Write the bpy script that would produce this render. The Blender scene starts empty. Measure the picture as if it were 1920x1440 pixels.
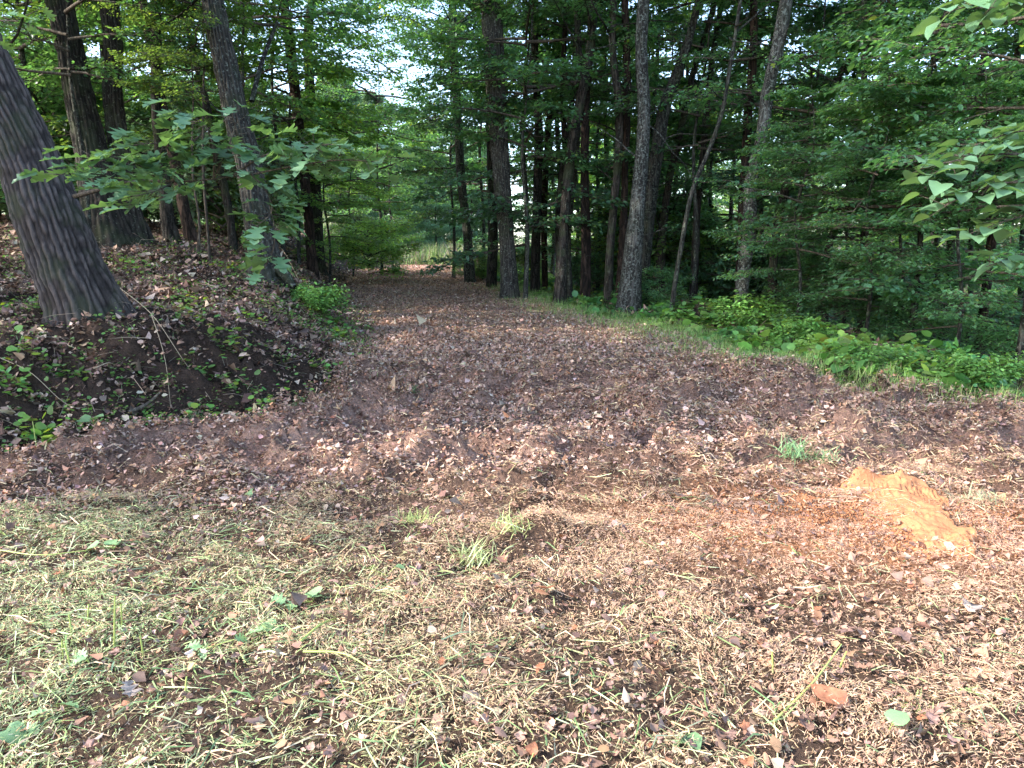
import bpy, math, random
import numpy as np
from mathutils import Vector, Matrix
random.seed(7)
rng = np.random.default_rng(11)
R = math.radians
S = bpy.context.scene
COL = S.collection

# ------------------------------------------------------------ camera, world, sun, exposure
F_PX = 1350.0
PITCH = R(10.0)
CAM_Z = 1.6
cam_d = bpy.data.cameras.new('camera'); cam = bpy.data.objects.new('camera', cam_d); COL.objects.link(cam)
cam.location = (0, 0, CAM_Z); cam.rotation_euler = (R(90) - PITCH, 0, 0)
cam_d.sensor_width = 36.0; cam_d.lens = F_PX / 1920.0 * 36.0; cam_d.clip_end = 2000; cam_d.clip_start = 0.05
S.camera = cam

SUN_AZ = Vector((-0.975, -0.22, 0)).normalized()
SUN_EL = R(36)
to_sun = Vector((SUN_AZ.x * math.cos(SUN_EL), SUN_AZ.y * math.cos(SUN_EL), math.sin(SUN_EL)))
W = bpy.data.worlds.new('World'); S.world = W; W.use_nodes = True
wn = W.node_tree; wn.nodes.clear()
sky = wn.nodes.new('ShaderNodeTexSky'); sky.sky_type = 'NISHITA'; sky.sun_disc = False
sky.sun_elevation = SUN_EL; sky.sun_rotation = math.atan2(to_sun.x, to_sun.y)
sky.air_density = 1.0; sky.dust_density = 2.0; sky.ozone_density = 1.0; sky.altitude = 300
bg = wn.nodes.new('ShaderNodeBackground'); bg.inputs['Strength'].default_value = 0.15
wo = wn.nodes.new('ShaderNodeOutputWorld')
wn.links.new(sky.outputs[0], bg.inputs[0]); wn.links.new(bg.outputs[0], wo.inputs[0])
sl = bpy.data.lights.new('sun', 'SUN'); sl.energy = 2.0; sl.angle = R(0.5); sl.color = (1.0, 0.94, 0.86)
so = bpy.data.objects.new('sun', sl); COL.objects.link(so)
so.rotation_euler = to_sun.to_track_quat('Z', 'Y').to_euler()
S.view_settings.view_transform = 'Standard'; S.view_settings.look = 'None'
S.view_settings.gamma = 1.0; S.view_settings.use_curve_mapping = False
S.view_settings.exposure = 2.5
cy = S.cycles
cy.max_bounces = 9; cy.diffuse_bounces = 6; cy.glossy_bounces = 2; cy.transmission_bounces = 4
cy.transparent_max_bounces = 4; cy.caustics_reflective = False; cy.caustics_refractive = False
cy.use_denoising = True
try:
    cy.denoiser = 'OPENIMAGEDENOISE'; cy.denoising_input_passes = 'RGB_ALBEDO_NORMAL'; cy.denoising_prefilter = 'ACCURATE'
except Exception:
    pass

# ------------------------------------------------------------ noise
_G = np.random.default_rng(5).random((8, 256, 256))
def vnoise(x, y, k=0):
    x = np.asarray(x, float) + 1000.3; y = np.asarray(y, float) + 1000.7
    xi = np.floor(x).astype(int); yi = np.floor(y).astype(int)
    fx = x - xi; fy = y - yi
    fx = fx * fx * (3 - 2 * fx); fy = fy * fy * (3 - 2 * fy)
    g = _G[k % 8]
    a = g[xi & 255, yi & 255]; b = g[(xi + 1) & 255, yi & 255]
    c = g[xi & 255, (yi + 1) & 255]; d = g[(xi + 1) & 255, (yi + 1) & 255]
    return (a * (1 - fx) + b * fx) * (1 - fy) + (c * (1 - fx) + d * fx) * fy
def fbm(x, y, k=0, o=4):
    s = 0; a = 0.5; t = 0
    for i in range(o):
        s = s + a * vnoise(x * 2 ** i, y * 2 ** i, k + i); t += a; a *= 0.5
    return s / t
def ss(t):
    t = np.clip(t, 0, 1); return t * t * (3 - 2 * t)

# ------------------------------------------------------------ the lie of the land
YK = [-5, 2, 4.2, 5.0, 5.7, 6.6, 7.5, 8.4, 12, 15.3, 21.7, 30, 40, 55, 90, 300]
LK = [-14, -12, -8.5, -4.6, -3.4, -2.3, -1.9, -2.0, -2.4, -3.3, -5.0, -6.6, -8.0, -10.5, -14, -30]
RK = [16, 14, 10.5, 8.2, 6.4, 4.75, 3.75, 3.0, 2.06, 0.65, -0.5, -1.9, -3.0, -4.6, -7, -20]
ZK = [0, 0, .01, .03, .05, .09, .16, .24, .38, .50, .70, .86, .98, 1.1, 1.6, 3.0]
def edge_l(y): return np.interp(y, YK, LK)
def edge_r(y): return np.interp(y, YK, RK)
def zp(y): return np.interp(y, YK, ZK)
def base_z(x, y):
    x = np.asarray(x, float); y = np.asarray(y, float)
    z = zp(y)
    s = edge_l(y) - x
    Lh = np.interp(y, [4.5, 6, 9, 12, 16, 22, 35, 60], [0, 0, .12, .62, .85, 1.05, 1.3, 1.4])
    up = .50 * ss(s / 1.5) * ss((y - 4.2) / 1.2) + .045 * np.clip(s, 0, 40) * ss((y - 4.2) / 2) + Lh * ss(s / 3.5)
    z = z + np.where(s > 0, up, 0)
    t = x - edge_r(y)
    sh = np.interp(y, [5, 7, 10, 14, 60], [2.2, 2.2, 2.6, 3.4, 4.0])
    q = np.clip(t - sh, 0, None)
    down = -.42 * (np.sqrt(q * q + .6) - .775)
    down = np.maximum(down, -3.6) + .07 * np.clip(q - 18, 0, None)
    down = down * ss((y - 3.6) / 2.5)
    z = z + np.where(q > 0, down, 0)
    return z
def bump(x, y, cx, cy, rx, ry, h, a=0):
    c, s = math.cos(a), math.sin(a)
    u = ((x - cx) * c + (y - cy) * s) / rx; v = (-(x - cx) * s + (y - cy) * c) / ry
    return h * np.exp(-(u * u + v * v))
RIDGES = []
def micro(x, y):
    n = (fbm(x * 1.1, y * 1.3, 0, 3) - .5) * .10
    r = 1 - np.abs(2 * fbm(x * 1.6 + 4, y * 3.4, 2, 3) - 1)
    mid = ss((y - 4.0) / 1.0) * (1 - ss((y - 8.0) / 2.5))
    n = n + mid * (r ** 4 - .35) * .20 * (.5 + ss((fbm(x * .5 + 9, y * .7, 5, 2) - .35) / .3))
    n = n + (fbm(x * 7, y * 7, 3, 3) - .5) * .035 + (vnoise(x * 22, y * 22, 5) - .5) * .012
    n = n + (1 - ss((y - 5.5) / 2)) * (fbm(x * 9 + 3, y * 11, 2, 2) - .5) * .05
    n = n + ss((y - 4.2) / .8) * (1 - ss((y - 11) / 3)) * ((fbm(x * 11, y * 12, 4, 3) - .5) * .05 + np.abs(fbm(x * 5, y * 7, 6, 2) - .5) * .06)
    for rr in RIDGES: n = n + bump(x, y, *rr) * (1.0 + 2.2 * fbm(x * 5, y * 6, 1, 3) - .7)
    wood = np.where((x < edge_l(y)) | (x > edge_r(y) + 1.5), 1, 0) * ss((y - 5) / 2)
    n = n + wood * (fbm(x * .7, y * .7, 4, 3) - .5) * .22
    n = n * (1 - .8 * np.exp(-(((x - 2.45) / .8) ** 2 + ((y - 4.5) / .5) ** 2)))
    far = ss((y - 12) / 20)
    return n * (1 - .5 * far)
def H(x, y): return base_z(x, y) + micro(np.asarray(x, float), np.asarray(y, float))

CP, SP = math.cos(PITCH), math.sin(PITCH)
def ray(px, py):
    u = (px - 960) / F_PX; v = -(py - 720) / F_PX
    return Vector((u, CP + v * SP, -SP + v * CP))
def at(px, py, Y):
    d = ray(px, py); return Vector((0, 0, CAM_Z)) + d * (Y / d.y)
def ground_at(px, py, ymax=45.0, dflt=None):
    """where the ray through a photo pixel first meets the land"""
    d = ray(px, py); t = np.arange(1.5, ymax, .02); t = t / d.y
    X = d.x * t; Y = d.y * t; Z = CAM_Z + d.z * t
    g = base_z(X, Y); k = np.nonzero(Z <= g)[0]
    if len(k) == 0:
        Yv = dflt or 20.0; p = at(px, py, Yv); return Vector((p.x, Yv, float(base_z(p.x, Yv))))
    i = k[0]; return Vector((X[i], Y[i], float(base_z(X[i], Y[i]))))
for (px, py, rx, ry, h, a) in [(800, 885, .75, .14, .13, .25), (1170, 790, .42, .26, .15, .1), (1590, 830, .5, .15, .13, .8),
                               (700, 905, .4, .13, .10, .5), (870, 770, .5, .12, .09, .3), (560, 850, .5, .12, .08, .4), (1330, 760, .5, .16, .05, -.2), (1040, 830, .45, .12, -.05, .1),
                               (760, 955, .55, .20, -.05, .15), (1870, 870, .8, .3, -.05, .1), (1240, 800, .3, .12, .06, .6),
                               (1000, 1010, .35, .15, .05, .3), (1060, 1000, .25, .12, .04, .3), (450, 850, .5, .15, .05, .1),
                               (1700, 860, .9, .25, -.05, 0.1), (190, 628, .7, .4, .045, .1), (500, 540, .7, .5, .06, 0)]:
    g = ground_at(px, py); RIDGES.append((g.x, g.y, rx, ry, h, a))

# ------------------------------------------------------------ mesh helpers
def npmesh(name, V, F, col=None, smooth=True):
    V = np.ascontiguousarray(V, dtype=np.float32); F = np.ascontiguousarray(F, dtype=np.int32)
    me = bpy.data.meshes.new(name); n, k = F.shape
    me.vertices.add(len(V)); me.vertices.foreach_set('co', V.ravel())
    me.loops.add(n * k); me.loops.foreach_set('vertex_index', F.ravel())
    me.polygons.add(n); me.polygons.foreach_set('loop_start', np.arange(0, n * k, k, dtype=np.int32))
    if smooth: me.polygons.foreach_set('use_smooth', np.ones(n, dtype=bool))
    if col is not None:
        c = np.ones((len(V), 4), dtype=np.float32); c[:, :3] = col
        a = me.color_attributes.new('Col', 'FLOAT_COLOR', 'POINT'); a.data.foreach_set('color', c.ravel())
    me.update(calc_edges=True); me.validate()
    return me
def obj(name, me, mat=None, parent=None, loc=None):
    stuffy = name in ('twigs', 'stems', 'foliage')
    if mat is not None and len(me.materials) == 0: me.materials.append(mat)
    o = bpy.data.objects.new(name, me); COL.objects.link(o)
    if parent is not None: o.parent = parent
    if loc is not None: o.location = loc
    if stuffy: o['kind'] = 'stuff'
    return o
def tag(o, label=None, cat=None, group=None, kind=None):
    if label: o['label'] = label
    if cat: o['category'] = cat
    if group: o['group'] = group
    if kind: o['kind'] = kind
    return o
def thing(name, label, cat, loc, group=None, rz=0):
    o = bpy.data.objects.new(name, None); COL.objects.link(o); o.location = loc; o.rotation_euler = (0, 0, rz)
    o.empty_display_size = .2
    return tag(o, label, cat, group)

def rot(yaw, pitch, roll):
    cy_, sy = np.cos(yaw), np.sin(yaw); cp, sp = np.cos(pitch), np.sin(pitch); cr, sr = np.cos(roll), np.sin(roll)
    M = np.empty((len(yaw), 3, 3))
    # Rz(yaw) Rx(pitch) Ry(roll)
    M[:, 0, 0] = cy_ * cr - sy * sp * sr; M[:, 0, 1] = -sy * cp; M[:, 0, 2] = cy_ * sr + sy * sp * cr
    M[:, 1, 0] = sy * cr + cy_ * sp * sr; M[:, 1, 1] = cy_ * cp; M[:, 1, 2] = sy * sr - cy_ * sp * cr
    M[:, 2, 0] = -cp * sr; M[:, 2, 1] = sp; M[:, 2, 2] = cp * cr
    return M
def stamp(T, TF, P, M, s, col=None):
    """copies of the template T at the points P"""
    s = np.asarray(s)
    if s.ndim == 1: s = s[:, None]
    L = T[None] * s[:, None, :] if T.ndim == 2 else T * s[:, None, :]
    V = np.einsum('nij,nkj->nki', M, L) + P[:, None, :]
    k = V.shape[1]
    F = (TF[None] + (np.arange(len(P)) * k)[:, None, None]).reshape(-1, TF.shape[1])
    c = None if col is None else np.repeat(col, k, axis=0)
    return V.reshape(-1, 3), F, c
def merge(parts):
    Vs, Fs, Cs, o = [], [], [], 0
    for V, F, c in parts:
        Vs.append(V); Fs.append(F + o); o += len(V)
        if c is not None: Cs.append(c)
    return np.concatenate(Vs), np.concatenate(Fs), (np.concatenate(Cs) if Cs else None)
def tube(P, rad, k=8, twist=0.0):
    P = np.asarray(P, float); n = len(P); rad = np.asarray(rad, float)
    T = np.gradient(P, axis=0); T /= np.linalg.norm(T, axis=1)[:, None] + 1e-9
    up = np.where(np.abs(T[:, 2:3]) > .9, np.array([[0., 1., 0.]]), np.array([[0., 0., 1.]]))
    if np.abs(T[:, 2]).max() > .6: up = np.repeat(np.array([[0., 1., 0.]]), n, 0)
    A = np.cross(T, up); A /= np.linalg.norm(A, axis=1)[:, None] + 1e-9
    B = np.cross(T, A)
    th = np.linspace(0, 2 * np.pi, k, endpoint=False) + twist
    V = P[:, None] + rad.reshape(n, -1)[:, :, None] * (np.cos(th)[None, :, None] * A[:, None] + np.sin(th)[None, :, None] * B[:, None])
    i = np.arange(n - 1)[:, None]; j = np.arange(k)[None]; j2 = (j + 1) % k
    a = i * k + j; b = i * k + j2; c = (i + 1) * k + j2; d = (i + 1) * k + j
    q = np.stack([a + 0 * b, b, c, d], -1).reshape(-1, 4)
    F = np.concatenate([q[:, [0, 1, 2]], q[:, [0, 2, 3]]])
    return V.reshape(-1, 3), F, None
def tubes_many(A, B, ra, rb, sag=0.0, one=False):
    """straight-ish three-sided twigs from A to B, all at once"""
    n = len(A); mid = (A + B) / 2 + np.array([0, 0, 1.0]) * (np.linalg.norm(B - A, axis=1) * sag)[:, None]
    T = B - A; T /= np.linalg.norm(T, axis=1)[:, None] + 1e-9
    u = np.cross(T, np.array([0.13, .21, 1.0])); u /= np.linalg.norm(u, axis=1)[:, None] + 1e-9
    w = np.cross(T, u); th = np.array([0, 2.1, 4.2])
    off = np.cos(th)[None, :, None] * u[:, None] + np.sin(th)[None, :, None] * w[:, None]
    rm = (ra + rb) / 2
    V = np.concatenate([A[:, None] + off * np.reshape(ra, (-1, 1, 1)), mid[:, None] + off * np.reshape(rm, (-1, 1, 1)), B[:, None] + off * np.reshape(rb, (-1, 1, 1))], 1)
    t = []
    if one:
        V = np.concatenate([V[:, :3], V[:, 6:]], 1)
        TF = np.array([q for j in range(3) for q in ([j, (j + 1) % 3, 3 + (j + 1) % 3], [j, 3 + (j + 1) % 3, 3 + j])])
        return V.reshape(-1, 3), (TF[None] + (np.arange(n) * 6)[:, None, None]).reshape(-1, 3), None
    for r0 in (0, 3):
        for j in range(3):
            j2 = (j + 1) % 3; t += [[r0 + j, r0 + j2, r0 + 3 + j2], [r0 + j, r0 + 3 + j2, r0 + 3 + j]]
    TF = np.array(t)
    return V.reshape(-1, 3), (TF[None] + (np.arange(n) * 9)[:, None, None]).reshape(-1, 3), None
def spline(pts, n):
    pts = np.asarray(pts, float); d = np.r_[0, np.cumsum(np.linalg.norm(np.diff(pts[:, :3], axis=0), axis=1))]
    t = np.linspace(0, d[-1], n); m = np.gradient(pts, d, axis=0) if len(pts) > 2 else np.repeat((pts[1:] - pts[:1]) / d[-1], 2, 0)
    i = np.clip(np.searchsorted(d, t, 'right') - 1, 0, len(pts) - 2); h = d[i + 1] - d[i]; u = (t - d[i]) / h
    u = u[:, None]; h = h[:, None]
    return (2 * u**3 - 3 * u**2 + 1) * pts[i] + (u**3 - 2 * u**2 + u) * h * m[i] + (-2 * u**3 + 3 * u**2) * pts[i + 1] + (u**3 - u**2) * h * m[i + 1]

# ------------------------------------------------------------ materials
def mat(name):
    m = bpy.data.materials.new(name); m.use_nodes = True; nt = m.node_tree; nt.nodes.clear()
    out = nt.nodes.new('ShaderNodeOutputMaterial'); return m, nt, out
def N(nt, t, **kw):
    n = nt.nodes.new(t)
    for k, v in kw.items():
        if k in n.inputs: n.inputs[k].default_value = v
        else: setattr(n, k, v)
    return n
def leaf_mat(name, base, trans, tmix=.42, rough=.42, var=.35, spec=.45, use_col=True):
    m, nt, out = mat(name); L = nt.links.new
    at_ = N(nt, 'ShaderNodeAttribute', attribute_name='Col')
    oi = N(nt, 'ShaderNodeObjectInfo')
    mr = N(nt, 'ShaderNodeMapRange'); mr.inputs['To Min'].default_value = 1 - var; mr.inputs['To Max'].default_value = 1 + var
    L(oi.outputs['Random'], mr.inputs['Value'])
    def tint(c):
        mx = N(nt, 'ShaderNodeMix', data_type='RGBA', blend_type='MULTIPLY'); mx.inputs[0].default_value = 1
        mx.inputs[6].default_value = (*c, 1)
        if use_col: L(at_.outputs['Color'], mx.inputs[7])
        else: mx.inputs[7].default_value = (1, 1, 1, 1)
        h = N(nt, 'ShaderNodeHueSaturation'); L(mx.outputs[2], h.inputs['Color']); L(mr.outputs[0], h.inputs['Value'])
        return h
    a = tint(base); b = tint(trans)
    p = N(nt, 'ShaderNodeBsdfPrincipled', Roughness=rough); p.inputs['Specular IOR Level'].default_value = spec
    L(a.outputs[0], p.inputs['Base Color'])
    t = N(nt, 'ShaderNodeBsdfTranslucent'); L(b.outputs[0], t.inputs['Color'])
    x = N(nt, 'ShaderNodeMixShader', Fac=tmix); L(p.outputs[0], x.inputs[1]); L(t.outputs[0], x.inputs[2])
    L(x.outputs[0], out.inputs[0]); return m
M_LEAF = leaf_mat('leaf_green', (.095, .20, .10), (.22, .46, .085), tmix=.45, rough=.36, spec=.6)
M_LEAF_Y = leaf_mat('leaf_yellow_green', (.11, .21, .07), (.36, .56, .08), tmix=.5)
M_LEAF_D = leaf_mat('leaf_dark_green', (.095, .205, .11), (.21, .45, .09), tmix=.4, rough=.34, spec=.6)
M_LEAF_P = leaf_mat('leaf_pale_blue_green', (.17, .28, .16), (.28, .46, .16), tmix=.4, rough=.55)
M_LEAF_NEAR = leaf_mat('leaf_near', (.115, .225, .12), (.24, .42, .08), tmix=.32, rough=.42, var=.32, spec=.6)
M_VINE = leaf_mat('vine_leaf', (.15, .30, .08), (.32, .50, .07), tmix=.35, rough=.45, var=.2)

def litter_mat(name, tmix=.12, rough=.75, spec=.25):
    m, nt, out = mat(name); L = nt.links.new
    at_ = N(nt, 'ShaderNodeAttribute', attribute_name='Col')
    tc = N(nt, 'ShaderNodeTexCoord'); no = N(nt, 'ShaderNodeTexNoise', Scale=45.0, Detail=4.0)
    L(tc.outputs['Object'], no.inputs['Vector'])
    mr = N(nt, 'ShaderNodeMapRange'); mr.inputs['To Min'].default_value = .7; mr.inputs['To Max'].default_value = 1.3
    L(no.outputs[0], mr.inputs['Value'])
    h = N(nt, 'ShaderNodeHueSaturation'); L(at_.outputs['Color'], h.inputs['Color']); L(mr.outputs[0], h.inputs['Value'])
    p = N(nt, 'ShaderNodeBsdfPrincipled', Roughness=rough); p.inputs['Specular IOR Level'].default_value = spec
    L(h.outputs[0], p.inputs['Base Color'])
    t = N(nt, 'ShaderNodeBsdfTranslucent'); L(h.outputs[0], t.inputs['Color'])
    x = N(nt, 'ShaderNodeMixShader', Fac=tmix); L(p.outputs[0], x.inputs[1]); L(t.outputs[0], x.inputs[2])
    L(x.outputs[0], out.inputs[0]); return m
M_LITTER = litter_mat('litter')
M_STRAW = litter_mat('straw', tmix=.2, rough=.5, spec=.4)

def ground_mat():
    m, nt, out = mat('ground_soil'); L = nt.links.new
    at_ = N(nt, 'ShaderNodeAttribute', attribute_name='Col')
    tc = N(nt, 'ShaderNodeTexCoord')
    n1 = N(nt, 'ShaderNodeTexNoise', Scale=9.0, Detail=9.0, Roughness=.7); L(tc.outputs['Object'], n1.inputs['Vector'])
    n2 = N(nt, 'ShaderNodeTexNoise', Scale=70.0, Detail=5.0, Roughness=.7); L(tc.outputs['Object'], n2.inputs['Vector'])
    vo = N(nt, 'ShaderNodeTexVoronoi', Scale=34.0); L(tc.outputs['Object'], vo.inputs['Vector'])
    mr = N(nt, 'ShaderNodeMapRange'); mr.inputs['From Min'].default_value = .25; mr.inputs['From Max'].default_value = .75
    mr.inputs['To Min'].default_value = .45; mr.inputs['To Max'].default_value = 1.5
    L(n1.outputs[0], mr.inputs['Value'])
    h = N(nt, 'ShaderNodeHueSaturation'); L(at_.outputs['Color'], h.inputs['Color']); L(mr.outputs[0], h.inputs['Value'])
    ad = N(nt, 'ShaderNodeMath', operation='MULTIPLY_ADD'); L(vo.outputs['Distance'], ad.inputs[0]); ad.inputs[1].default_value = .6; L(n2.outputs[0], ad.inputs[2])
    b = N(nt, 'ShaderNodeBump', Strength=1.0, Distance=.04); L(ad.outputs[0], b.inputs['Height'])
    p = N(nt, 'ShaderNodeBsdfPrincipled', Roughness=.95); p.inputs['Specular IOR Level'].default_value = .15
    L(h.outputs[0], p.inputs['Base Color']); L(b.outputs[0], p.inputs['Normal']); L(p.outputs[0], out.inputs[0])
    return m
M_GROUND = ground_mat()

def bark_mat(name, dark, light, lichen=None, lamt=.5, sc=9.0, moss=0.0, bumpd=.03, ridged=False):
    m, nt, out = mat(name); L = nt.links.new
    tc = N(nt, 'ShaderNodeTexCoord'); oi = N(nt, 'ShaderNodeObjectInfo')
    mp = N(nt, 'ShaderNodeMapping'); mp.inputs['Scale'].default_value = (1, 1, .16)
    L(tc.outputs['Object'], mp.inputs['Vector'])
    n1 = N(nt, 'ShaderNodeTexNoise', Scale=sc * 1.5, Detail=6.0, Roughness=.6, Distortion=.5); L(mp.outputs[0], n1.inputs['Vector'])
    nb = N(nt, 'ShaderNodeTexNoise', Scale=sc * 7.0, Detail=6.0, Roughness=.7); L(mp.outputs[0], nb.inputs['Vector'])
    s1 = N(nt, 'ShaderNodeMath', operation='MULTIPLY_ADD'); L(n1.outputs[0], s1.inputs[0]); s1.inputs[1].default_value = 4.0; s1.inputs[2].default_value = -2.0
    ab = N(nt, 'ShaderNodeMath', operation='ABSOLUTE'); L(s1.outputs[0], ab.inputs[0])
    vm = N(nt, 'ShaderNodeMapRange'); vm.inputs['From Max'].default_value = .45; L(ab.outputs[0], vm.inputs['Value'])
    mu = N(nt, 'ShaderNodeMath', operation='MULTIPLY'); L(vm.outputs[0], mu.inputs[0]); L(nb.outputs[0], mu.inputs[1])
    if ridged:   # the furrows are modelled: their depth is on the mesh
        fa = N(nt, 'ShaderNodeAttribute', attribute_name='Col'); L(fa.outputs['Fac'], mu.inputs[0])
    cr = N(nt, 'ShaderNodeValToRGB'); cr.color_ramp.elements[0].position = .08; cr.color_ramp.elements[0].color = (*dark, 1)
    cr.color_ramp.elements[1].position = .55; cr.color_ramp.elements[1].color = (*light, 1); L(mu.outputs[0], cr.inputs[0])
    last = cr.outputs[0]
    if lichen:
        n2 = N(nt, 'ShaderNodeTexNoise', Scale=22.0, Detail=6.0, Roughness=.75); L(tc.outputs['Object'], n2.inputs['Vector'])
        r2 = N(nt, 'ShaderNodeMapRange'); r2.inputs['From Min'].default_value = .62 - lamt * .22; r2.inputs['From Max'].default_value = .66 - lamt * .2
        L(n2.outputs[0], r2.inputs['Value'])
        mx = N(nt, 'ShaderNodeMix', data_type='RGBA'); L(r2.outputs[0], mx.inputs[0]); L(last, mx.inputs[6]); mx.inputs[7].default_value = (*lichen, 1)
        last = mx.outputs[2]
    if moss:
        n3 = N(nt, 'ShaderNodeTexNoise', Scale=3.0, Detail=6.0); L(tc.outputs['Object'], n3.inputs['Vector'])
        r3 = N(nt, 'ShaderNodeMapRange'); r3.inputs['From Min'].default_value = .5; r3.inputs['From Max'].default_value = .62; r3.inputs['To Max'].default_value = moss
        L(n3.outputs[0], r3.inputs['Value'])
        mx = N(nt, 'ShaderNodeMix', data_type='RGBA'); L(r3.outputs[0], mx.inputs[0]); L(last, mx.inputs[6]); mx.inputs[7].default_value = (.06, .08, .035, 1)
        last = mx.outputs[2]
    b = N(nt, 'ShaderNodeBump', Strength=1.0, Distance=bumpd); L(mu.outputs[0], b.inputs['Height'])
    mr = N(nt, 'ShaderNodeMapRange'); mr.inputs['To Min'].default_value = .75; mr.inputs['To Max'].default_value = 1.25; L(oi.outputs['Random'], mr.inputs['Value'])
    h = N(nt, 'ShaderNodeHueSaturation'); L(last, h.inputs['Color']); L(mr.outputs[0], h.inputs['Value'])
    p = N(nt, 'ShaderNodeBsdfPrincipled', Roughness=.9); p.inputs['Specular IOR Level'].default_value = .2
    L(h.outputs[0], p.inputs['Base Color']); L(b.outputs[0], p.inputs['Normal']); L(p.outputs[0], out.inputs[0]); return m
M_BARK_OAK = bark_mat('bark_oak', (.016, .012, .011), (.155, .128, .12), sc=9, moss=.3, bumpd=.035, ridged=True)
M_BARK_F = bark_mat('bark_furrowed_dark', (.010, .008, .007), (.075, .062, .053), lichen=(.14, .15, .12), lamt=.2, moss=.35, ridged=True)
M_BARK_FG = bark_mat('bark_furrowed_grey', (.014, .012, .011), (.10, .088, .075), lichen=(.18, .19, .16), lamt=.3, moss=.25, ridged=True)
M_BARK = bark_mat('bark_brown', (.012, .010, .008), (.07, .056, .047), lichen=(.10, .11, .09), lamt=.2, moss=.4)
M_BARK_G = bark_mat('bark_grey', (.018, .016, .014), (.095, .085, .072), lichen=(.13, .145, .115), lamt=.4, moss=.25)
M_BARK_L = bark_mat('bark_lichen', (.022, .02, .018), (.12, .112, .10), lichen=(.20, .215, .19), lamt=.42, moss=.15)
M_BARK_R = bark_mat('bark_reddish', (.013, .009, .007), (.08, .05, .038), lichen=(.09, .08, .065), lamt=.1)
M_TWIG = bark_mat('twig_bark', (.05, .04, .032), (.16, .13, .10), sc=20, bumpd=.003)

# ------------------------------------------------------------ ground
def axis(lo, fine_lo, fine_hi, hi, st, g):
    a = list(np.arange(fine_lo, fine_hi, st)); s = st; v = a[-1]
    while v < hi: s *= g; v += s; a.append(v)
    s = st; v = a[0]; b = []
    while v > lo: s *= g; v -= s; b.append(v)
    return np.array(b[::-1] + a)
ys = axis(-60, 1.7, 9.0, 420, .040, 1.05)
xs = axis(-300, -4.6, 4.8, 300, .044, 1.055)
GX, GY = np.meshgrid(xs, ys)
GZ = H(GX, GY)
def mixc(a, b, w): return a * (1 - w[..., None]) + b * w[..., None]
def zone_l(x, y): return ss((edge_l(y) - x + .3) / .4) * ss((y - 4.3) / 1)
def zone_r(x, y): return ss((x - edge_r(y) + .1) / .5)
c = np.empty(GX.shape + (3,)); c[:] = (.31, .19, .145)
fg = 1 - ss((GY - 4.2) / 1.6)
c = mixc(c, np.array([.085, .055, .038]), fg * .95)  # foreground soil darkened: shade in the straw's gaps put into its colour
bare = ss((fbm(GX * .8, GY * 1.6, 1, 3) - .55) / .1) * ss((GY - 4) / 1) * (1 - ss((GY - 9) / 4))
c = mixc(c, np.array([.38, .24, .185]), bare * .8)
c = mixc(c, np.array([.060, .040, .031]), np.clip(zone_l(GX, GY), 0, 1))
zr = zone_r(GX, GY); c = mixc(c, np.array([.09, .075, .045]), zr)
dust = np.exp(-(((GX - 2.1) / 1.15) ** 2 + ((GY - 4.15) / .65) ** 2))
c = mixc(c, np.array([.50, .24, .12]), np.clip(dust * 1.2, 0, 1))
nY, nX = GX.shape
idx = np.arange(nY * nX).reshape(nY, nX)
Fq = np.stack([idx[:-1, :-1], idx[:-1, 1:], idx[1:, 1:], idx[1:, :-1]], -1).reshape(-1, 4)
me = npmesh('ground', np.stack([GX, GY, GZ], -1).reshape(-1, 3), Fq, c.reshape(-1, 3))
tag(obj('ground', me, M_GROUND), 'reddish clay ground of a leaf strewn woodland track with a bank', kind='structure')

# ------------------------------------------------------------ colour palettes for loose matter
def pal(colors, w, n, jit=.18):
    w = np.asarray(w, float); w /= w.sum(); k = rng.choice(len(colors), n, p=w)
    c = np.asarray(colors)[k] * (1 + rng.normal(0, jit, (n, 1))) * (1 + rng.normal(0, .05, (n, 3)))
    return np.clip(c, .01, .85)
STRAW = [(.56, .40, .235), (.66, .52, .34), (.44, .29, .19), (.46, .38, .20), (.29, .18, .125)]
GREEN = [(.24, .33, .13), (.40, .46, .20), (.50, .55, .30), (.16, .25, .10), (.52, .54, .32)]
DEAD = [(.42, .265, .20), (.52, .36, .28), (.29, .175, .13), (.58, .44, .35), (.47, .25, .15), (.16, .10, .078)]
DARKD = [(.14, .09, .072), (.085, .055, .044), (.23, .155, .125), (.18, .10, .07)]

# templates
def tri_fan(n): return np.array([[0, i, i + 1] for i in range(1, n)] + [[0, n, 1]])
T_KITE = np.array([(0, 0, 0), (-.33, .45, .07), (0, 1, -.03), (.33, .45, .07)]); F_KITE = np.array([[0, 2, 1], [0, 3, 2]])
T_LEAF = np.array([(0, 0, 0), (-.28, .28, .06), (-.24, .68, .05), (0, 1, -.05), (.24, .68, .05), (.28, .28, .06)]); F_LEAF = np.array([[0, 2, 1], [0, 3, 2], [0, 4, 3], [0, 5, 4]])
T_BLADE = np.array([(-.5, -.5, 0), (.5, -.5, 0), (-.5, 0, 1), (.5, 0, 1), (0, .5, 0)]); F_BLADE = np.array([[0, 1, 3], [0, 3, 2], [2, 3, 4]])

def scatter_xy(dens, ylo, yhi, margin=.6, dmax=None, xlo=None, xhi=None):
    """random points on the land between two depths, thinned by dens(x, y)/dmax"""
    w = lambda y: .74 * y + margin
    A = (yhi - ylo) * 2 * w(yhi); n = int(A * dmax)
    y = rng.uniform(ylo, yhi, n); x = rng.uniform(-w(yhi), w(yhi), n)
    keep = (np.abs(x) < w(y)) & (rng.random(n) < dens(x, y) / dmax)
    return x[keep], y[keep]

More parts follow.
